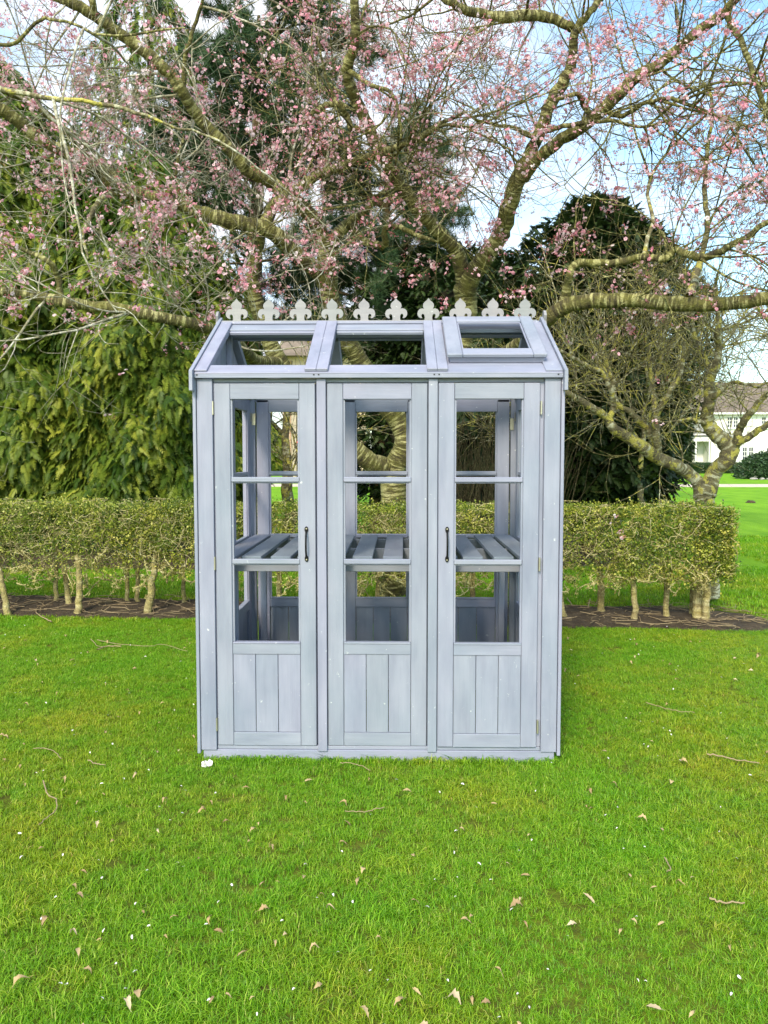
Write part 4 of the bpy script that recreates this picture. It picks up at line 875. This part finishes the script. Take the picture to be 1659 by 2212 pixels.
hpart('downpipe', WHT, hx(1532, HY) - .04, hx(1532, HY) + .04, HY - .08, HY - .003, 0, zE - .1)
rl = hpart('balcony_railing', WHT, xp, xw - .01, HY + .10, HY + .14, 4.02, 4.08)
hpart('railing_base', WHT, xp, xw - .01, HY + .10, HY + .14, 3.10, 3.15, rl)
for i in range(46):
    xx = xp + (xw - .05 - xp) * (i + .5) / 46
    m = MB()
    zz = [3.15, 3.4, 3.65, 3.85, 4.02]; oo = [0, -.05, .05, -.02, 0]
    for a in range(4): m.cyl((xx, HY + .12 - HY - 4 + oo[a], zz[a]), (xx, HY + .12 - HY - 4 + oo[a + 1], zz[a + 1]), .017, n=5)
    m.build('baluster', WHT, rl)
def window(u0, u1, v0, v1, Y, cols=4, rows=3, par=None):
    x0, x1, z1_, z0_ = hx(u0, Y), hx(u1, Y), hz(v0, Y), hz(v1, Y); yy = Y - HY - 4
    m = MB()
    m.box(x0, x1, yy - .05, yy - .004, z1_ - .07, z1_); m.box(x0, x1, yy - .05, yy - .004, z0_, z0_ + .07); m.box(x0, x0 + .06, yy - .05, yy - .004, z0_ + .07, z1_ - .07); m.box(x1 - .06, x1, yy - .05, yy - .004, z0_ + .07, z1_ - .07)
    xm = (x0 + x1) / 2; m.box(xm - .08, xm + .08, yy - .05, yy - .004, z0_ + .07, z1_ - .07)
    f = m.build('window', WHT, hs)
    m = MB(); m.box(x0 - .06, x1 + .06, yy - .12, yy - .003, z0_ - .08, z0_ - .003); m.build('sill', WHT, f)
    for sx0, sx1 in ((x0 + .06, xm - .08), (xm + .08, x1 - .06)):
        c2 = cols // 2; w_ = (sx1 - sx0) / c2; h_ = (z1_ - z0_ - .14) / rows
        for i in range(c2):
            for j in range(rows):
                m = MB(); m.box(sx0 + i * w_ + .025, sx0 + (i + 1) * w_ - .025, yy - .02, yy - .006, z0_ + .07 + j * h_ + .025, z0_ + .07 + (j + 1) * h_ - .025); m.build('pane', PANE, f)
        m = MB(); m.box(sx0, sx1, yy - .0055, yy - .0035, z0_ + .07, z1_ - .07); m.build('window_bars', WHT, f)
window(1569, 1594, 900, 925.5, HY); window(1642.6, 1668, 900, 925.5, HY); window(1603, 1629, 964.6, 996, HY); window(1655, 1681, 966, 996, HY)
window(1492, 1506, 925, 948, HY + 1.6, 4, 3); window(1478, 1487, 930, 948, HY + 1.6, 2, 3)
for u0, u1 in ((1460, 1488), (1489.5, 1507)):
    Yd = HY + 1.6; x0, x1 = hx(u0, Yd), hx(u1, Yd); yy = 1.6 - 4
    dm = MB(); dm.box(x0, x1, yy - .06, yy - .004, .02, 2.1); d_ = dm.build('front_door', CREAM, hs)
    xm = (x0 + x1) / 2
    fan = MB(); fan.prism([(xm + .28 * math.cos(a), 1.68 + .28 * math.sin(a)) for a in np.linspace(0, math.pi, 9)], yy - .07, yy - .062); fan.build('fan_light', PANE, d_)
    for z0_, z1_ in ((.2, .9), (1.0, 1.55)):
        for s in (-1, 1):
            m = MB(); m.box(xm + s * .05, xm + s * .27, yy - .072, yy - .0625, z0_, z1_, bev=.005); m.build('door_panel', CREAM, d_)
rf = MB(); yr0, yr1 = -4.35, 5.35
rf.prism([(yr0, zE + .02), (yr1, zE + .02), (.5, zE + 2.9)], xp - .3, xr + .4, 'x'); rfo = rf.build('roof', TILE, hs)
hpart('gutter', WHT, xp - .3, xr + .4, HY - .47, HY - .36, zE - .14, zE + .015)
# low hedge, shrub and beds in front of the house
bh = empty('box_hedge', (24, 61, 0)); tag(bh, 'low dark clipped box hedge along the front of the white house', 'hedge')
x0, x1 = P(1499, 1010, 60)[0], P(1606, 1010, 60)[0]
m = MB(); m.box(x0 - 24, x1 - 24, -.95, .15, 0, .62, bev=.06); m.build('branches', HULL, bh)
bt = [leaf_cluster('box_leaf', 60 + s, 10, .09, .07, SHRUB) for s in range(2)]
n = 5000; x = rng.uniform(x0, x1, n) - 24; f = rng.uniform(size=n); y = np.where(f < .6, -1 + rng.normal(0, .04, n), rng.uniform(-1, .2, n)); z = np.where(f < .6, rng.uniform(0, .68, n), .66 + rng.normal(0, .03, n))
scatter('leaves', np.stack([x, y, z], 1), rng.uniform(0, 6.28, (n, 3)), rng.uniform(.7, 1.4, n), rng.integers(0, 2, n), bt, bh)
sc_ = P(1645, 1030, 48); sh = empty('rhododendron_bush', (sc_[0] + .4, 48, 0)); tag(sh, 'rounded dark rhododendron bush with few white blooms at the far right', 'bush')
st_ = [leaf_cluster('bush_leaf', 70 + s, 9, .13, .09, SHRUB) for s in range(2)] + [leaf_cluster('bloom', 75, 12, .09, .03, WHITE)]
n = 3800; ph = rng.uniform(0, 2 * np.pi, n); ct = rng.uniform(0, 1, n); r = np.sqrt(1 - ct ** 2) * (1 + rng.normal(0, .05, n))
idx = rng.choice(3, n, p=[.495, .495, .01])
scatter('leaves', np.stack([np.cos(ph) * r * 1.75, np.sin(ph) * r * 1.3, .05 + ct * 1.4 + .08 * np.sin(ph * 5)], 1), rng.uniform(0, 6.28, (n, 3)), rng.uniform(.8, 1.4, n), idx, st_, sh)
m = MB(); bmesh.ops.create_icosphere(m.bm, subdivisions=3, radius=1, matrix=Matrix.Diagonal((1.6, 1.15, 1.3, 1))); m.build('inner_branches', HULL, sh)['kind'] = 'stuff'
STONE = simple('edging_stone', (.32, .30, .27), .9, 0, .2)
proto = None
for i in range(9):
    X = sc_[0] - 1.6 + i * .42 + .35; Y = 46.35 - .5 * math.sin(i / 8 * math.pi)
    if proto is None:
        m = MB(); bmesh.ops.create_icosphere(m.bm, subdivisions=2, radius=.22, matrix=Matrix.Diagonal((1.1, .7, .45, 1)))
        for v in m.bm.verts: v.co *= 1 + .12 * math.sin(v.co.x * 40 + v.co.y * 31)
        proto = m.build('edging_stone', STONE); o = proto
    else: o = proto.copy(); COL.objects.link(o)
    o.location = (X, Y, .04); o.rotation_euler.z = i * 1.3; tag(o, 'flat grey edging stone at the foot of the far rhododendron bush', 'stone', 'edging stones round the rhododendron bed')

# far backdrop trees at the horizon
evergreen('background_tree', 'dark tree far left behind the lawn, seen under the cypresses', -16, 40, .2, 8, 5, 3, 5000, yews, seed=11, smin=3, smax=5, trunk_r=.3)
evergreen('background_tree', 'green tree beyond the brick building, seen through the left window', -10.4, 60, .2, 4.2, 2.0, 1.5, 3500, leys, seed=12, smin=2.5, smax=4, trunk_r=.3)
evergreen('background_tree', 'tall dark conifer beside the white house balcony', 20.8, 60.5, .2, 10, 1.75, 1.8, 5000, yews, seed=13, smin=3, smax=5, trunk_r=.3)

# brick and timber building through the left window
BRK = None
def brick_mat():
    m, nt, b, N, L = new_mat('old_brick'); g = N('ShaderNodeNewGeometry'); s = N('ShaderNodeMapping'); s.inputs['Rotation'].default_value = (R(90), 0, 0); L(g.outputs['Position'], s.inputs[0])
    br = N('ShaderNodeTexBrick'); L(s.outputs[0], br.inputs['Vector']); br.inputs['Scale'].default_value = 2.2; br.inputs['Color1'].default_value = (.38, .2, .12, 1); br.inputs['Color2'].default_value = (.5, .3, .18, 1); br.inputs['Mortar'].default_value = (.5, .45, .38, 1); L(br.outputs[0], b.inputs['Base Color']); b.inputs['Roughness'].default_value = .9; return m
BRK = brick_mat(); TIM = simple('silvered_timber', (.42, .35, .26), .8, 0, .25); PLAST = simple('buff_plaster', (.62, .50, .34), .85, 0, .1); RED = simple('red_sign', (.62, .06, .08), .5)
BY = 46.0; bb = empty('brick_building', (-5.0, BY, 0)); tag(bb, 'brick and timber-framed building seen through the left window of the greenhouse', 'building')
def bx(u): return P(u, 950, BY)[0] + 5.0
def bz(v): return P(830, v, BY)[2]
def bpart(name, mat, u0, u1, v0, v1, y0=0, y1=.3):
    m = MB(); m.box(bx(u0), bx(u1), y0, y1, max(0, bz(v1)), bz(v0)); return m.build(name, mat, bb)
bpart('wall', PLAST, 614, 790, 760, 1045, .3, 7)
bpart('brick_pier', BRK, 612, 629, 800, 1045, -.1, .298)
bpart('timber_post', TIM, 629.5, 640, 800, 1045, -.05, .297)
for u in (648, 658, 668, 678, 700): bpart('timber_stud', TIM, u, u + 3, 800, 921, .15, .297)
bpart('timber_beam', TIM, 640.5, 790, 921, 938, .1, .296)
bpart('red_sign', RED, 641, 700, 948, 957, -.02, .09)
bpart('white_door', WHT, 643, 690, 960, 1040, .1, .296)
m = MB(); m.box(bx(651), bx(688), .08, .098, bz(982), bz(961)); m.build('door_glass', PANE, bb)
rfm = MB(); rfm.prism([(-.6, bz(770)), (7.6, bz(770)), (3.5, bz(640))], bx(606), bx(800), 'x'); rfm.build('roof', TILE, bb)

# molehills out on the lawn
for i, (u, v) in enumerate(((1437, 1086), (1412, 1087), (1622, 1086))):
    X, Y, _ = G(u, v); m = MB(); bmesh.ops.create_icosphere(m.bm, subdivisions=2, radius=.28 - .06 * i, matrix=Matrix.Diagonal((1, 1, .55, 1)))
    for v_ in m.bm.verts: v_.co *= 1 + .1 * math.sin(v_.co.x * 30 + v_.co.z * 50)
    o = m.build('molehill', SOIL, None, True); o.location = (X, Y, 0)
    tag(o, ('largest dark molehill on the far lawn above the right hedge', 'smaller dark molehill just left of the largest on the far lawn', 'small molehill on the far lawn right of the bare tree')[i], 'molehill', 'molehills on the lawn')

# ------------------------------------------------------------------ litter on the lawn
def oak_leaf(seed, curl):
    rg = np.random.default_rng(seed); n = 7; V = []; Fq = []
    for i in range(n + 1):
        t = i / n; wd = .30 * math.sin(math.pi * min(1, t * .95 + .03)) * (1 if i % 2 else .62) * rg.uniform(.8, 1.15) + .015
        cz = curl * math.sin(t * math.pi * rg.uniform(.9, 1.1)) * .35
        V += [(-wd, t, cz + wd * curl * .7), (0, t, cz), (wd, t, cz + wd * curl * rg.uniform(-.3, .9))]
    for i in range(n):
        a = i * 3; Fq += [(a, a + 1, a + 4, a + 3), (a + 1, a + 2, a + 5, a + 4)]
    k = len(V); V += [(-.012, -.25, 0), (.012, -.25, 0), (.012, 0, 0), (-.012, 0, 0)]; Fq.append((k, k + 1, k + 2, k + 3))
    V = np.array(V) - np.array([0, .5, 0]); me = np_mesh('oak_leaf', V, Fq, True); me.materials.append(TAN); return me
oaks = [oak_leaf(s, c) for s, c in ((1, .3), (2, .8), (3, 1.3), (4, .5), (5, 1.0))]
def place_leaf(u, v, size, k=None, rz=None, label=None):
    X, Y, _ = G(u, v); o = bpy.data.objects.new('fallen_leaf', oaks[random.randrange(5) if k is None else k]); COL.objects.link(o)
    o.location = (X, Y, .026); o.scale = (size * random.uniform(.5, 1), size, size); o.rotation_euler = (R(random.uniform(-18, 18)), R(random.uniform(-22, 22)), random.uniform(0, 6.28) if rz is None else rz)
    tag(o, label or 'small curled tan dead leaf lying in the lawn', 'leaf', None if label else 'small dead leaves scattered on the lawn')
named = [(136, 1697, 0.043, 'pale lobed oak leaf on the lawn left of the greenhouse front'), (1272, 1955, 0.054, 'large pale flat oak leaf on the lawn, lower right of the greenhouse'), (1470, 1925, 0.043, 'upright curled tan leaf on the lawn at the right, beside a white petal'),
         (45, 2142, 0.050, 'crumpled tan leaf near the bottom left corner'), (275, 2190, 0.043, 'long tan leaf at the bottom edge, left of centre'), (297, 2165, 0.040, 'tan leaf fragment just above the bottom edge, left of centre'), (1135, 1905, 0.036, 'forked tan leaf on the lawn below the right door'), (1075, 2120, 0.043, 'folded tan leaf on the lawn at lower right centre'),
         (980, 2180, 0.050, 'torn tan leaf at the bottom edge, right of centre'), (1412, 2195, 0.043, 'curled tan leaf at the bottom right edge of the lawn'), (740, 1835, 0.036, 'notched tan leaf on the lawn directly below the middle panel'), (895, 1965, 0.036, 'small tan oak leaf on the lawn below the middle of the greenhouse'), (570, 1980, 0.036, 'tan leaf standing on edge in the lawn below the left door')]
for u, v, s_, lb in named: place_leaf(u, v, s_, None, None, lb)
i = 0
while i < 240:
    Y = 1.8 + 5.2 * random.random() ** 1.25; X = random.uniform(-.56, .56) * Y
    if abs(X + .1) < 1.0 and 3.93 < Y < 5.4: continue
    u = 858 + X / Y * F_PX; v = 977 + EYE / Y * F_PX; place_leaf(u, v, random.uniform(.018, .044)); i += 1
def petal_mesh(s):
    a = np.linspace(0, 2 * np.pi, 8, endpoint=False); V = [(math.cos(t) * .55 * (1 if math.sin(t) > 0 else .8), math.sin(t), .15 * math.cos(2 * t) * s) for t in a] + [(0, 0, -.1)]
    me = np_mesh('petal', V, [(i, (i + 1) % 8, 8) for i in range(8)], True); me.materials.append(WHITE); return me
pm_ = [petal_mesh(1), petal_mesh(2)]
i = 0
while i < 230:
    Y = 1.8 + 5.3 * random.random() ** 1.1; X = random.uniform(-.56, .56) * Y
    if abs(X + .1) < 1.0 and 3.95 < Y < 5.4: continue
    o = bpy.data.objects.new('fallen_petal', pm_[i % 2]); COL.objects.link(o); s_ = random.uniform(.0045, .009); o.scale = (s_, s_, s_)
    o.location = (X, Y, .030); o.rotation_euler = (random.uniform(-.6, .6), random.uniform(-.6, .6), random.uniform(0, 6.28)); i += 1
    tag(o, 'white cherry petal fallen on the lawn', 'petal', 'white petals scattered on the lawn')
for u, v, lb in ((153, 2057, None), (445, 1661, 'whole white blossom lying against the left corner of the plinth'), (574, 1711, None)):
    if not lb: continue
    X, Y, _ = G(u, v); o = bpy.data.objects.new('fallen_blossom', petals('fallen_blossom', 8, .019, WHITE, .5).data); COL.objects.link(o); o.location = (X, Y - .02, .035); tag(o, lb, 'blossom')
TWG = simple('dead_twig', (.30, .23, .13), .85, 0, .2, 40)
tw = [([(94, 1703), (100, 1730), (122, 1742), (120, 1768), (100, 1785), (83, 1800)], 'crooked dead twig on the lawn at the left, below the pale oak leaf', .0035),
      ([(210, 1390), (250, 1398), (318, 1405), (350, 1402), (405, 1417)], 'long thin twig on the lawn just left of the greenhouse', .003),
      ([(210, 1412), (232, 1404), (262, 1405)], 'short thick twig on the lawn under the long thin one', .006),
      ([(196, 1390), (210, 1402), (224, 1407)], 'tiny forked twig beside the long thin one on the left lawn', .003),
      ([(190, 1655), (210, 1664), (228, 1664)], 'pair-like small twig on the lawn left of the greenhouse corner', .003),
      ([(72, 1630), (100, 1630), (120, 1642), (134, 1655)], 'thin curved twig on the left lawn, mid-height', .0022),
      ([(112, 1350), (95, 1342), (78, 1330), (84, 1316)], 'pale branched stick at the edge of the soil under the left hedge', .006),
      ([(1527, 1642), (1560, 1648), (1600, 1655), (1640, 1662)], 'straight pale twig on the lawn toward the right edge', .0045),
      ([(1532, 1960), (1560, 1968), (1608, 1974)], 'thin brown twig on the lawn at the right, below the curled leaf', .004),
      ([(1435, 1870), (1448, 1895), (1440, 1905)], 'short twig on the right lawn beside the upright leaf', .003),
      ([(735, 1662), (775, 1668), (800, 1680)], 'thin pale twig on the lawn in front of the middle panel', .0022),
      ([(745, 1770), (790, 1768), (830, 1758)], 'faint thin twig lying in the grass below the middle panel', .002),
      ([(1395, 1530), (1450, 1545), (1500, 1552)], 'thin twig on the lawn right of the greenhouse', .0028),
      ([(1215, 1345), (1250, 1340), (1268, 1322), (1275, 1300)], 'bare forked branch lying on the soil beside the right of the greenhouse', .009),
      ([(1225, 1300), (1240, 1318), (1262, 1325), (1300, 1340)], 'curved bare stick crossing the soil right of the greenhouse', .007)]
for pts_, lb, r in tw:
    c = [(*G(u, v)[:2], .03 + random.uniform(0, .012), r * (1 - .5 * i / len(pts_))) for i, (u, v) in enumerate(pts_)]
    x0_, y0_ = c[0][0], c[0][1]; c = [(a - x0_, b_ - y0_, z_, r_) for a, b_, z_, r_ in c]
    p = smooth_path(c, 16, .002); o = tubes_obj('fallen_twig', [(p[None, :, :3], p[None, :, 3], 6)], TWG); o.location = (x0_, y0_, 0); tag(o, lb, 'twig')
# fine litter on the soil
n = 800; x = rng.uniform(-7, 3.6, n); y = hedge_y(x) + rng.uniform(-.3, .65, n); K = 5; out = np.zeros((n, K, 3)); out[:, 0] = np.stack([x, y, np.full(n, .05)], 1); d = unit(rng.normal(size=(n, 3)) * [1, 1, .1]); Ln = rng.uniform(.06, .3, n)
for s in range(1, K): d = unit(d + rng.normal(0, .25, (n, 3)) * [1, 1, .15]); out[:, s] = out[:, s - 1] + d * (Ln / (K - 1))[:, None]
out[..., 2] = np.clip(out[..., 2], .035, .08)
o = tubes_obj('twig_litter', [(out, rng.uniform(.002, .0045, n)[:, None] * np.ones((1, K)), 3)], TWG); tag(o, 'dead twigs and trimmings littering the soil under the hedge', 'litter', kind='stuff')
